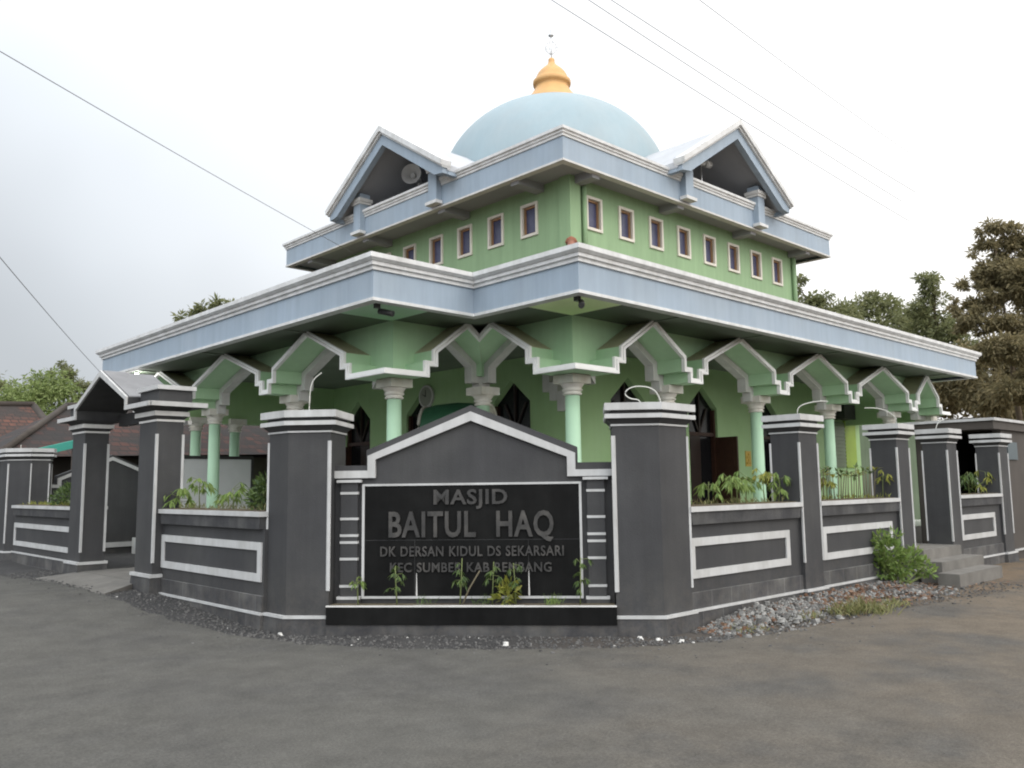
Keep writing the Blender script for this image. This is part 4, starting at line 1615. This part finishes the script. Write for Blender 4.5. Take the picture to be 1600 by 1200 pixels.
# loudspeakers in the gables
for c, ax_, lb in ((Vector((UX0 + .55, 15.75, 8.93)), Vector((-.80, -.52, .0)), 'grey horn loudspeaker inside the left gable of the upper roof'),
                   (Vector((16.2, UY0 + .55, 9.02)), Vector((-.98, .10, -.05)), 'pale horn loudspeaker seen edge on inside the right gable of the upper roof')):
    t = thing('horn_loudspeaker', lb, 'loudspeaker', tuple(c), 0, 'horn loudspeakers in the gables')
    ax_ = ax_.normalized()
    a1 = ax_.cross(dz).normalized()
    a2 = ax_.cross(a1)

    def ring(r, e):
        return [c + ax_ * e + a1 * (r * math.cos(2 * PI * k / 28)) + a2 * (r * math.sin(2 * PI * k / 28)) for k in range(28)]
    q = MB()
    pr = [(.05, -.42), (.07, -.2), (.14, -.05), (.24, .06), (.245, .07), (.225, .055), (.12, -.04), (.05, -.12)]
    for (r0, e0_), (r1, e1_) in zip(pr[:-1], pr[1:]):
        A, B = ring(r0, e0_), ring(r1, e1_)
        for k in range(28):
            q.poly([A[k], A[(k + 1) % 28], B[(k + 1) % 28], B[k]], True)
    obj('horn', q, M['horn'], t)
    q = MB()
    A, B = ring(.075, -.10), ring(.055, -.02)
    for k in range(28):
        q.poly([A[k], A[(k + 1) % 28], B[(k + 1) % 28], B[k]], True)
    q.poly(B)
    q.tube([c + ax_ * -.42, c + ax_ * -.62], .085, 14)
    obj('driver', q, M['horn'], t)
    q = MB()
    e = c + ax_ * -.3
    q.tube([e, Vector((e.x, e.y, 8.19))], .02, 8)
    obj('bracket', q, M['steel'], t)

# the lit bulb under the left end of the eave
t = thing('light_bulb', 'lit white bulb hanging under the left end of the eave above the gateway', 'lamp', (6.86, 19.2, 4.08))
q = MB()
q.lathe([(.03, -.15), (.08, -.12), (.10, -.06), (.08, -.005), (.03, .03)], (0, 0, 0.05), 16)
obj('bulb', q, M['bulb'], t, True)
q = MB()
q.lathe([(.03, .08), (.03, .125)], (0, 0, 0), 12)
obj('socket', q, M['plastic_dark'], t, True)
lp = bpy.data.objects.new('bulb_light', bpy.data.lights.new('bulb_light', 'POINT'))
COL.objects.link(lp)
lp.parent = t
lp.location = (0, 0, -.1)
lp.data.energy = 9
lp.data.shadow_soft_size = .08

# ------------------------------------------------------------------ neighbours on the left
h = thing('tiled_house', 'long low neighbour house with an old brown tiled roof behind the gateway', 'house', (11, 26, 0))
q = MB()
q.poly([(5.2, 23.4, 2.45), (19, 23.4, 2.80), (19, 27, 4.35), (7.7, 27, 4.05)])
q.poly([(19, 27, 4.35), (19, 30.6, 2.80), (5.2, 30.6, 2.45), (7.7, 27, 4.05)])
q.poly([(5.2, 30.6, 2.45), (5.2, 23.4, 2.45), (7.7, 27, 4.05)])
q.poly([(5.2, 23.4, 2.40), (5.2, 30.6, 2.40), (19, 30.6, 2.72), (19, 23.4, 2.72)])
rf = obj('roof', q, M['old_tiles'], h)
q = MB()
q.tube([(7.7, 27, 4.09), (19, 27, 4.39)], .10, 8)
q.tube([(7.7, 27, 4.09), (5.2, 23.4, 2.49)], .09, 8)
obj('ridge', q, M['old_wall'], rf)
q = MB()
q.box(5.8, 18.6, 24.2, 30.0, 0, 2.75)
obj('wall', q, M['old_wall'], h)
q = MB()
q.box(9.6, 10.9, 24.1, 24.21, .3, 2.3)
q.box(13, 14.0, 24.1, 24.21, .3, 2.3)
obj('door', q, M['door_dark'], h)
def wpt(x, y, Y):
    d = ray(x, y)
    return CAMP + d * (Y / d.y)


t = thing('awning', 'turquoise sheet awning under the brown tiled eave', 'awning', (6.2, 23.2, 2.6))
q = MB()
A = [wpt(50, 703, 22.9), wpt(116, 688, 22.5), wpt(116, 700, 22.5), wpt(50, 716, 22.9)]
nrm = Vector((.2, .9, .2))
q.poly(A)
q.poly([p + nrm * .06 for p in reversed(A)])
for k in range(4):
    q.poly([A[k], A[(k + 1) % 4], A[(k + 1) % 4] + nrm * .06, A[k] + nrm * .06][::-1])
obj('sheet', q, M['turquoise'], t)
q = MB()
for p in (A[0], A[1]):
    q.tube([p + nrm * .1, Vector((p.x, p.y + .1, 0.0))], .04, 6)
obj('post', q, M['old_wall'], t)
h = thing('tiled_house', 'farther neighbour house with a redder tiled roof at the left edge', 'house', (5.5, 33, 0))
q = MB()
q.poly([(1.5, 30.5, 3.0), (8.7, 30.5, 3.1), (8.6, 34, 4.68), (1.5, 34, 4.35)])
q.poly([(8.6, 34, 4.68), (8.7, 37.5, 3.1), (1.5, 37.5, 3.0), (1.5, 34, 4.35)])
rf = obj('roof', q, M['red_tiles'], h)
q = MB()
q.tube([(8.62, 34, 4.66), (8.75, 30.4, 3.06)], .16, 4)
q.tube([(8.62, 34, 4.72), (1.5, 34, 4.4)], .12, 6)
obj('barge_board', q, M['old_wall'], rf)
q = MB()
q.box(1.5, 8.4, 31.2, 37, 0, 3.15)
q.poly([(8.4, 31.2, 3.15), (8.4, 37, 3.15), (8.4, 34, 4.45)])
obj('wall', q, M['old_wall'], h)


# ------------------------------------------------------------------ plants
def leaf_quad(mb, p, d, nrm, L, W, droop=.25):
    d = d.normalized()
    s = d.cross(nrm)
    if s.length < 1e-4:
        s = d.cross(Vector((1, .3, 0)))
    s.normalize()
    up_ = s.cross(d).normalized()
    a = p
    m1 = p + d * (L * .5) - up_ * (droop * L * .1)
    e = p + d * L - up_ * (droop * L * .5)
    i = len(mb.v)
    mb.v += [tuple(a), tuple(m1 + s * W * .5), tuple(e), tuple(m1 - s * W * .5)]
    mb.f.append((i, i + 1, i + 2, i + 3))
    mb.s.append(False)


def rand_dir():
    z = uni(-1, 1)
    a = uni(0, 2 * PI)
    r = math.sqrt(1 - z * z)
    return Vector((r * math.cos(a), r * math.sin(a), z))


def seedling(base, h, label, n=8, L=.16, m='leaf', name='seedling', cat='plant', lean=.05, group='young plants in the planters', low=0.0):
    base = Vector(base)
    t = thing(name, label, cat, tuple(base), 0, group)
    tip = Vector((uni(-lean, lean), uni(-lean, lean), h))
    s = MB()
    s.tube([(0, 0, -.02), tip * .5 + Vector((uni(-.01, .01), uni(-.01, .01), 0)), tip], .009, 6, .005)
    lf = MB()
    for k in range(max(5, n - 1)):
        a = 2.4 * k + uni(-.4, .4)
        f = uni(low, 1.0) if low else uni(.62, 1.0)
        p0 = tip * f
        e = uni(-.35, 1.3)
        d = Vector((math.cos(a), math.sin(a), e))
        p1 = p0 + d.normalized() * (L * uni(.35, .85))
        s.tube([p0, p1], .003, 4)
        nn = random.choice((5, 6, 7))
        for j in range(nn):
            b = a + (j - (nn - 1) / 2) * .5 + uni(-.15, .15)
            dd = Vector((math.cos(b), math.sin(b), -.75 + uni(-.5, .45)))
            leaf_quad(lf, p1, dd, Vector((0, 0, 1)) + rand_dir() * .3, L * uni(.5, .95), L * .2, .6)
    obj('stem', s, M['stem'], t, True)
    obj('leaves', lf, M[m], t, True)
    return t


def planterpt(px_, py_, plane):
    d = ray(px_, py_)
    ax_, k = plane
    tt = k / (d.x if ax_ == 'x' else d.y)
    return CAMP + d * tt


ZS_ = 1.352
# planter right of the corner
for px_, topy, lab, n, m in ((1108, 745, 'palmate seedling with drooping leaves against the dark doorway, right planter', 9, 'leaf'),
                             (1139, 741, 'bushy palmate seedling just left of the green column, right planter', 11, 'leaf'),
                             (1152, 742, 'pale palmate seedling overlapping the left edge of the green column', 9, 'leaf'),
                             (1168, 737, 'palmate seedling directly in front of the green column, right planter', 11, 'leaf'),
                             (1198, 733, 'yellowish palmate seedling against the gold marked door', 10, 'leaf_yellow'),
                             (1215, 739, 'dark leafy seedling beside the square pillar, right planter', 12, 'leaf')):
    b = planterpt(px_, 790, ('y', 6.02))
    tp_ = planterpt(px_, topy, ('y', 6.02))
    seedling((b.x, 6.02 + uni(-.06, .06), ZS_), max(.2, tp_.z - ZS_ - .06), lab, n, .17, m, low=.0 if n < 12 else .3)
for px_, topy, lab in ((1291, 742, 'broad leafed seedling at the left end of the row of canes'),
                       (1378, 733, 'tall yellow green seedling right of the row of canes')):
    b = planterpt(px_, 780, ('y', 6.02))
    tp_ = planterpt(px_, topy, ('y', 6.02))
    seedling((b.x, 6.0, ZS_), max(.2, tp_.z - ZS_ - .06), lab, 9, .15, 'leaf_yellow')
# row of canes
for k in range(22):
    x = 11.72 + k * .088 + uni(-.03, .03)
    t = thing('cane_cutting', 'thin cane with small leafy top, one of a close row in a planter', 'plant', (x, 6.02, ZS_), 0, 'row of cane cuttings')
    q = MB()
    tp_ = Vector((uni(.0, .09), uni(-.03, .03), uni(.36, .48)))
    q.tube([(0, 0, -.02), tp_], .0085, 6, .006)
    obj('stem', q, M['dry_stem'], t, True)
    q = MB()
    for j in range(7):
        leaf_quad(q, tp_ - Vector((0, 0, uni(0, .06))), Vector((uni(-1, 1), uni(-1, 1), uni(-.2, .8))), Vector((0, 0, 1)), uni(.08, .14), .04)
    obj('leaves', q, M['leaf_dark' if k % 3 else 'leaf_yellow'], t, True)
# far right planter
for px_, lab in ((1512, 'dim leafy plant in the far right planter beside the pillar by the steps'), (1540, 'dim yellowish plant in the far right planter beside the last pillar')):
    b = planterpt(px_, 770, ('y', 6.02))
    seedling((b.x, 6.0, ZS_), .42, lab, 12, .2, 'leaf_yellow' if px_ > 1530 else 'leaf_dark', low=.3)
# left planter
for px_, topy, lab, n, L, m in ((281, 760, 'bushy pale green seedling next to the gateway pillar, left planter', 14, .20, 'leaf'),
                                (317, 742, 'slim seedling with a flat leafy top in front of the white board', 9, .18, 'leaf'),
                                (345, 768, 'small seedling at the foot of the green column, left planter', 8, .12, 'leaf'),
                                (368, 757, 'slim seedling right of the green column, left planter', 10, .17, 'leaf')):
    b = planterpt(px_, 795, ('x', 5.03))
    tp_ = planterpt(px_, topy, ('x', 5.03))
    seedling((5.03 + uni(-.05, .05), b.y, ZS_), max(.16, tp_.z - ZS_ - .05), lab, n, L, m, low=.25 if n > 12 else 0)


def bush(name, label, cat, base, blobs, n, L, W, m, group=None, stems=5, droop=.3, upward=.4):
    base = Vector(base)
    t = thing(name, label, cat, tuple(base), 0, group)
    s = MB()
    for k in range(stems):
        c, r = random.choice(blobs)
        e = Vector(c) + rand_dir() * (r * .3)
        s.tube([(uni(-.04, .04), uni(-.04, .04), -.03), e * .5 + Vector((uni(-.05, .05), uni(-.05, .05), 0)), e], .016, 6, .006)
    obj('stems', s, M['stem'], t, True)
    lf = MB()
    tot = sum(r ** 2 for c, r in blobs)
    for c, r in blobs:
        for k in range(int(n * r * r / tot)):
            d = rand_dir()
            p = Vector(c) + d * (r * uni(.45, 1.0) ** .6)
            if p.z < 0.01:
                continue
            dd = (d + Vector((0, 0, upward)) + rand_dir() * .6)
            leaf_quad(lf, p, dd, rand_dir() + Vector((0, 0, .8)), L * uni(.6, 1.25), W * uni(.7, 1.2), droop)
    obj('leaves', lf, M[m], t, True)
    return t


b = planterpt(405, 797, ('x', 5.03))
bush('shrub', 'dark olive arching shrub beside the broad left corner pillar', 'shrub', (5.05, b.y, ZS_), [((0, .0, .12), .15), ((.05, .10, .10), .13), ((0, -.12, .25), .14), ((.05, -.05, .32), .10)], 420, .10, .03, 'leaf_dark', stems=7)
b = planterpt(85, 785, ('x', 5.05))
bush('shrub', 'dark bushy plant in the far left planter beside the gateway pillar', 'shrub', (5.05, 16.9, ZS_), [((0, 0, .2), .22), ((0, .4, .14), .2), ((.1, -.3, .3), .22), ((0, .8, .1), .18)], 700, .11, .035, 'leaf_dark', stems=8)
gb = CAMP + ray(1412, 922) * (1.6 / -(ray(1412, 922).z))
bush('shrub', 'bright green leafy bush growing at the foot of the right hand steps', 'bush', (gb.x, gb.y + .1, -.02),
     [((-.08, .05, .56), .20), ((.06, 0, .38), .20), ((-.14, .10, .34), .15), ((.30, -.10, .44), .15), ((.50, -.18, .33), .12), ((.0, -.05, .16), .13), ((.60, -.25, .26), .09), ((-.16, .12, .72), .13), ((.02, .0, .80), .08), ((.42, -.1, .52), .09)],
     1250, .10, .04, 'leaf', stems=16)

# plants in front of the sign
for s, h_, lab, n, m in ((.33, .30, 'palmate seedling at the left end of the ledge, over the white panel border', 7, 'leaf'),
                         (.77, .42, 'thin palmate seedling covering the start of the last line of lettering', 9, 'leaf_dark'),
                         (1.47, .50, 'taller palmate seedling left of the leaning stick, before the lettering', 9, 'leaf_dark'),
                         (1.83, .46, 'palmate seedling right of the leaning stick, before the lettering', 9, 'leaf_dark'),
                         (2.09, .45, 'thin palmate seedling right of centre, before the lettering', 9, 'leaf_dark'),
                         (2.79, .50, 'tall thin palmate seedling over the right border of the name panel', 10, 'leaf_dark')):
    p = sp(s, .02, .316)
    seedling(p, h_, lab, n, .105, m, low=.35 if n > 7 else .0, group='young plants on the sign ledge')
p = sp(1.98, .0, .316)
bush('ledge_plant', 'bright yellow green leafy plant low in the middle of the sign ledge', 'plant', p, [((0, 0, .08), .09), ((.03, -.02, .17), .07)], 90, .10, .045, 'leaf_yellow', stems=4)
for s, lab in ((1.08, 'small grass tuft on the sign ledge left of the leaning stick'), (2.5, 'spiky grass tuft near the right end of the sign ledge'), (1.72, 'low grass tuft on the ledge beside the yellow green plant')):
    p = sp(s, -.01, .31)
    q = MB()
    for k in range(60 if s > 2 else 30):
        b0 = Vector((uni(-.10, .10), uni(-.06, .06), 0))
        leaf_quad(q, b0, Vector((uni(-.8, .8), uni(-.8, .8), 1)), rand_dir(), uni(.06, .15), .008, .6)
    o_ = obj('grass_tuft', q, M['leaf_dark' if s < 2 else 'leaf'])
    o_.location = p
    tag(o_, lab, 'grass tuft', 'grass tufts on the sign ledge', 'stuff')
q = MB()
q.tube([sp(1.50, .0, .31), sp(1.57, .02, .48), sp(1.69, .05, .68)], .011, 6, .008)
tag(obj('leaning_stick', q, M['dry_stem']), 'dry pale stick leaning in the middle of the sign ledge', 'stick')

# short weeds on the planter soil
for nm, fn_, s0, s1, lab in (('planter_weeds', fnR, 8.3, 10.6, 'low weeds and grass along the first right planter'), ('planter_weeds', fnR, 11.5, 13.8, 'low dry weeds along the second right planter'),
                             ('planter_weeds', fnL, 9.5, 12.2, 'low weeds along the planter beside the gateway'), ('planter_weeds', fnL, 16.1, 19.9, 'dry low weeds along the far left planter')):
    q = MB()
    for k in range(int(260 * (s1 - s0) / 2.4)):
        s = uni(s0, s1)
        dens = .5 + .5 * math.sin(s * 5.1 + s0)
        if rnd() > .25 + dens * .75:
            continue
        p = Vector(fn_(s, uni(.03, .4), 1.35))
        leaf_quad(q, p, Vector((uni(-.8, .8), uni(-.8, .8), 1)), rand_dir(), uni(.03, .11), .012, .6)
    tag(obj(nm, q, M['leaf_yellow' if s0 > 11 else 'grass']), lab, 'weeds', kind='stuff')


# ------------------------------------------------------------------ stones, rubble, roadside grass
def stone(mb, p, r, flat=.7):
    i = len(mb.v)
    a0 = uni(0, 6.3)
    n = 5
    top = []
    for k in range(n):
        a = a0 + 2 * PI * k / n + uni(-.3, .3)
        rr = r * uni(.7, 1.15)
        mb.v.append((p[0] + rr * math.cos(a), p[1] + rr * math.sin(a), p[2] - r * .25))
    for k in range(n):
        a = a0 + 2 * PI * (k + .4) / n + uni(-.3, .3)
        rr = r * uni(.35, .8)
        mb.v.append((p[0] + rr * math.cos(a), p[1] + rr * math.sin(a), p[2] + r * flat * uni(.6, 1.1)))
    for k in range(n):
        j = (k + 1) % n
        mb.f.append((i + k, i + j, i + n + j, i + n + k))
        mb.s.append(False)
    mb.f.append(tuple(i + n + k for k in range(n)))
    mb.s.append(False)


def on_shoulder():
    """a random point between the fence foot and the road edge"""
    while True:
        k = random.randrange(int(len(ed2) * .18), int(len(ed2) * .80))
        p = Vector((ed2[k][0], ed2[k][1])).lerp(Vector((ed2[k + 1][0], ed2[k + 1][1])), rnd()) + Vector((uni(-.08, .08), uni(-.08, .08)))
        if not (3.6 < p.x < 15 and p.y < 17):
            continue
        if p.y > 8.6:
            q_ = Vector((4.80, p.y + .2))
        elif p.x > 8:
            q_ = Vector((p.x, 5.72))
        else:
            d_ = (Vector((SO.x, SO.y)) - p)
            w = d_.dot(Vector((SN.x, SN.y)))
            q_ = p + Vector((SN.x, SN.y)) * max(.05, w - .12)
        t_ = uni(-.12, 1.0) if rnd() < .86 else -abs(random.gauss(0, .38))
        q_ = p + (q_ - p) * t_
        if t_ < -.12:
            q_ = p + Vector((-SN.x, -SN.y)) * (abs(t_) * 1.2)
        return q_


gv = MB()
for k in range(6800):
    p = on_shoulder()
    r = uni(.005, .017) if rnd() < .95 else uni(.017, .030)
    stone(gv, (p.x, p.y, gz(p.x, p.y) + .008), r)
tag(obj('gravel', gv, M['pebble']), 'loose dark gravel along the foot of the fence', 'gravel', kind='stuff')
lt = MB()
for k in range(60):
    p = on_shoulder()
    stone(lt, (p.x, p.y, gz(p.x, p.y) + .006), uni(.006, .018), .5)
for px_, py_, r in ((430, 986, .05), (437, 992, .04), (730, 980, .035), (741, 981, .04), (823, 978, .05), (909, 985, .05), (1000, 997, .05), (1028, 999, .03), (1065, 1002, .045), (790, 1008, .05), (232, 925, .08), (237, 926, .06)):
    d = ray(px_, py_)
    p = CAMP + d * (1.6 / -d.z)
    stone(lt, (p.x, p.y, gz(p.x, p.y) + .01), r, .5)
tag(obj('white_litter', lt, M['litter']), 'scattered white stone chips on the gravel before the fence', 'stone chips', kind='stuff')


def pile_h(x, y):
    t_ = (5.70 - y) / (.55 + .25 * math.sin(x * 2.1 + .5))
    env = sst(8.0, 9.2, x) * (1 - sst(13.3, 14.2, x))
    return env * max(0, 1 - t_) * .16 if 0 <= t_ else 0


rg_, rr_ = MB(), MB()
for k in range(3600):
    x = uni(8.1, 13.9)
    y = 5.70 - abs(random.gauss(0, .36)) - rnd() * .05
    if y < 4.7:
        continue
    r = uni(.008, .026) if rnd() < .88 else uni(.026, .06)
    redness = .06 + .5 * sst(10.0, 11.2, x) * (1 - sst(11.5, 12.8, x)) + (.2 if x < 8.6 else 0)
    z = gz(x, y) + pile_h(x, y) * uni(.4, 1.0)
    stone(rr_ if rnd() < redness else rg_, (x, y, z), r, .75)
for k in range(3000):
    x = uni(8.1, 14.0)
    t_ = rnd()
    y = 5.70 - t_ * .45
    stone(rg_ if rnd() < .8 else rr_, (x, y, gz(x, y) + pile_h(x, y) * .7), uni(.012, .034), .8)
tag(obj('rubble', rg_, M['rubble_grey']), 'heap of grey and white rubble along the right fence foot', 'rubble', kind='stuff')
tag(obj('brick_rubble', rr_, M['rubble_red']), 'reddish brick chips mixed in the rubble along the right fence', 'rubble', kind='stuff')

for px_, py_, w_, h_, n, lab, m in ((1322, 962, .30, .20, 170, 'green grass tuft at the road side before the second planter', 'grass'),
                                    (1345, 958, .25, .22, 170, 'thick grass tuft at the edge of the rubble heap', 'grass'),
                                    (1372, 960, .28, .16, 140, 'dry grass tuft at the road side near the bush', 'grass'),
                                    (1398, 948, .30, .12, 120, 'brown dry tuft in front of the leafy bush', 'grass'),
                                    (1264, 968, .28, .12, 80, 'sparse dry weeds beside the red brick chips', 'grass'),
                                    (1170, 984, .30, .07, 90, 'low green weeds in front of the grey rubble', 'grass')):
    d = ray(px_, py_)
    p = CAMP + d * (1.6 / -d.z)
    q = MB()
    for k in range(n):
        b0 = Vector((random.gauss(0, w_ * .45), random.gauss(0, w_ * .3), 0))
        leaf_quad(q, b0, Vector((uni(-.9, .9), uni(-.9, .9), 1)), rand_dir(), h_ * uni(.5, 1.1), .012, .7)
    o_ = obj('grass_tuft', q, M[m])
    o_.location = (p.x, p.y, gz(p.x, p.y))
    tag(o_, lab, 'grass tuft', 'grass tufts along the right road side', 'stuff')
dl = MB()
for k in range(420):
    x = random.gauss(12.6, 1.5)
    y = 5.5 - abs(random.gauss(0, .38))
    if not 9.5 < x < 16.5 or y < 4.3:
        continue
    leaf_quad(dl, Vector((x, y, gz(x, y) + .02 + pile_h(x, y))), Vector((uni(-1, 1), uni(-1, 1), .15)), Vector((0, 0, 1)) + rand_dir() * .4, uni(.05, .13), uni(.02, .045), .2)
tag(obj('dry_leaves', dl, M['rubble_red']), 'fallen brown leaves around the bush and the steps', 'dry leaves', kind='stuff')


# ------------------------------------------------------------------ trees
def tree(name, label, base, blobs, n, L, m, trunk_r=.18, flat=.75, droop=.5, group='trees behind the buildings', cl=(.32, .62)):
    """blobs: (centre in world, radius)"""
    base = Vector(base)
    t = thing(name, label, 'tree', tuple(base), 0, group)
    tr = MB()
    cx_ = sum((Vector(c) for c, r in blobs), Vector()) / len(blobs)
    top = Vector((cx_.x, cx_.y, max(c[2] for c, r in blobs))) - base
    mid = top * .45 + Vector((uni(-.3, .3), uni(-.3, .3), 0))
    tr.tube([(0, 0, -.3), mid * .5, mid, top * .6, top * .93], trunk_r, 8, trunk_r * .15)
    for c, r in blobs[::max(1, len(blobs) // 7)]:
        e = Vector(c) - base
        s = top * uni(.6, .85)
        tr.tube([s, (s + e) * .5 + Vector((0, 0, .1)), e], trunk_r * .28, 6, trunk_r * .06)
    obj('trunk', tr, M['bark'], t, True)
    lf = MB()
    tot = sum(r ** 2 for c, r in blobs)
    for c, r in blobs:
        c = Vector(c) - base
        subs = [(c + rand_dir() * (r * uni(.35, .95)), r * uni(*cl)) for _ in range(max(5, int(9 * r)))]
        for k in range(int(n * r * r / tot)):
            sc, sr = random.choice(subs)
            d = rand_dir()
            p = sc + Vector((d.x, d.y, d.z * flat)) * (sr * (uni(.2, 1.0) if rnd() < .9 else uni(1.0, 1.45)))
            leaf_quad(lf, p, d + Vector((0, 0, -.3)) + rand_dir() * .7, rand_dir() + Vector((0, 0, .6)), L * uni(.6, 1.3), L * .36 * uni(.7, 1.2), droop)
    obj('crown', lf, M[m], t, True)
    return t


def blobs_px(lst):
    out = []
    for x, y, d, rpx in lst:
        p = at(x, y, d)
        out.append(((p.x, p.y, p.z), rpx * d / FPX))
    return out


def foot(x, d):
    p = at(x, 760, d)
    return (p.x, p.y, 0)


tree('broadleaf_tree', 'dense green tree rising right beside the upper wall of the mosque', foot(1275, 40), blobs_px([(1258, 470, 40, 24), (1290, 490, 40, 32), (1255, 520, 41, 40), (1310, 520, 39, 45), (1280, 560, 40, 50), (1248, 445, 40, 15), (1320, 490, 40, 24)]), 9000, .25, 'tree_leaf')
tree('broadleaf_tree', 'middling green tree in the gap between the mosque and the plumed tree, flat feathery top', foot(1365, 42), blobs_px([(1345, 482, 42, 26), (1375, 472, 42, 22), (1408, 482, 42, 28), (1340, 530, 41, 45), (1390, 530, 41, 48), (1370, 580, 41, 50), (1420, 510, 41, 30)]), 10000, .25, 'tree_leaf')
tree('broadleaf_tree', 'green tree with a narrow plume standing above the right tree line', foot(1452, 38), blobs_px([(1448, 438, 38, 17), (1458, 432, 38, 10), (1454, 458, 38, 20), (1447, 480, 38, 24), (1460, 505, 38, 26), (1465, 540, 38, 46), (1440, 560, 38, 44), (1480, 580, 37, 45), (1495, 545, 37, 30), (1478, 515, 37, 22), (1490, 500, 37, 12), (1500, 580, 37, 40)]), 12500, .24, 'tree_leaf')
tree('tall_tree', 'tall brownish feathery tree at the right edge, sky showing through its layered boughs', foot(1615, 30), blobs_px([(1552, 358, 30, 15), (1575, 356, 30, 13), (1542, 384, 30, 14), (1572, 386, 30, 20), (1598, 372, 30, 18), (1592, 405, 30, 28), (1550, 420, 30, 20), (1533, 438, 30, 18), (1506, 446, 30, 9), (1575, 440, 29.5, 30), (1548, 470, 29.5, 20), (1516, 478, 30, 13), (1493, 486, 30, 9), (1610, 450, 29, 34), (1530, 500, 29.5, 19), (1504, 512, 30, 12), (1570, 500, 29, 24), (1605, 515, 29, 26), (1640, 470, 30, 50), (1640, 400, 30, 40), (1570, 540, 28.5, 30), (1605, 560, 28.5, 34), (1545, 550, 28.5, 24), (1600, 600, 28.5, 36), (1520, 395, 30, 5), (1530, 365, 30, 6), (1490, 470, 30, 5), (1510, 495, 30, 8)]), 38000, .19, 'tree_warm', .16, .55, cl=(.3, .8))
tree('broadleaf_tree', 'brownish tree low at the right edge below the taller feathery one', foot(1570, 33), blobs_px([(1530, 565, 33, 36), (1580, 555, 33, 42), (1620, 560, 33, 50), (1540, 610, 32, 46), (1590, 620, 32, 50), (1500, 600, 34, 40), (1640, 600, 32, 60), (1500, 560, 34, 26), (1480, 590, 34, 30)]), 13000, .25, 'tree_warm')
tree('broadleaf_tree', 'shadowed undergrowth tree behind the flat roofed annex', foot(1520, 36), blobs_px([(1490, 620, 36, 45), (1540, 640, 36, 45), (1440, 620, 37, 45), (1590, 655, 35, 40), (1400, 630, 38, 40), (1340, 620, 39, 40)]), 8000, .27, 'tree_warm')
# left
tree('broadleaf_tree', 'light green bushy tree behind the left house roofs', foot(70, 42), blobs_px([(30, 615, 42, 32), (70, 605, 42, 30), (95, 620, 42, 30), (60, 640, 41, 40), (110, 640, 42, 26), (15, 640, 42, 30)]), 9000, .22, 'tree_light', group='trees behind the left houses')
tree('broadleaf_tree', 'thin grey green tree rising behind the gateway gable', foot(112, 46), blobs_px([(100, 580, 46, 16), (115, 592, 46, 12), (85, 585, 46, 9), (140, 600, 46, 16), (125, 615, 46, 18), (150, 615, 46, 14)]), 2600, .2, 'tree_leaf', .12, group='trees behind the left houses')
tree('broadleaf_tree', 'dull tree cut off by the left edge of the picture', foot(-25, 44), blobs_px([(-20, 590, 44, 25), (5, 605, 44, 16), (-30, 630, 44, 40), (0, 640, 44, 20)]), 3000, .22, 'tree_leaf', group='trees behind the left houses')
tree('papaya_tree', 'sparse tree tops showing above the left end of the mosque eave', foot(325, 44), blobs_px([(303, 488, 44, 8), (314, 484, 44, 8), (334, 472, 44, 9), (335, 484, 44, 5), (356, 474, 44, 7), (282, 497, 44, 7), (372, 473, 44, 3)]), 420, .34, 'tree_leaf', .14, group='trees behind the left houses')


# ------------------------------------------------------------------ wires
def wire(pts, r, sag, label, far=1):
    A, B = Vector(pts[0]), Vector(pts[1])
    if far > 1:
        A = B + (A - B) * far
        A.z += 2 * sag
    q = MB()
    line = []
    for k in range(33):
        t_ = k / 32
        p = A.lerp(B, t_)
        p.z -= sag * 4 * t_ * (1 - t_)
        line.append(p)
    q.tube(line, r, 6)
    tag(obj('overhead_wire', q, M['wire']), label, 'wire', 'overhead wires')


wire((at(-60, 45, 9), Vector((HX, 18.2, 7.45))), .0055, .14, 'long dark wire crossing the left sky to the upper eave', 2.0)
wire((at(-60, 330, 9), Vector((6.52, 20.2, 4.16))), .0055, .16, 'short wire at the left edge sloping down to the lower eave', 2.0)
wire((at(840, -14, 30), at(1420, 345, 52)), .014, .1, 'lowest of the four wires right of the dome')
wire((at(905, -10, 30), at(1410, 315, 52)), .014, .1, 'second lowest of the four wires right of the dome')
wire((at(940, -10, 30), at(1430, 300, 50)), .014, .1, 'third of the four wires right of the dome')
wire((at(1080, -10, 26), at(1430, 245, 50)), .012, .1, 'highest wire, at the upper right of the sky')
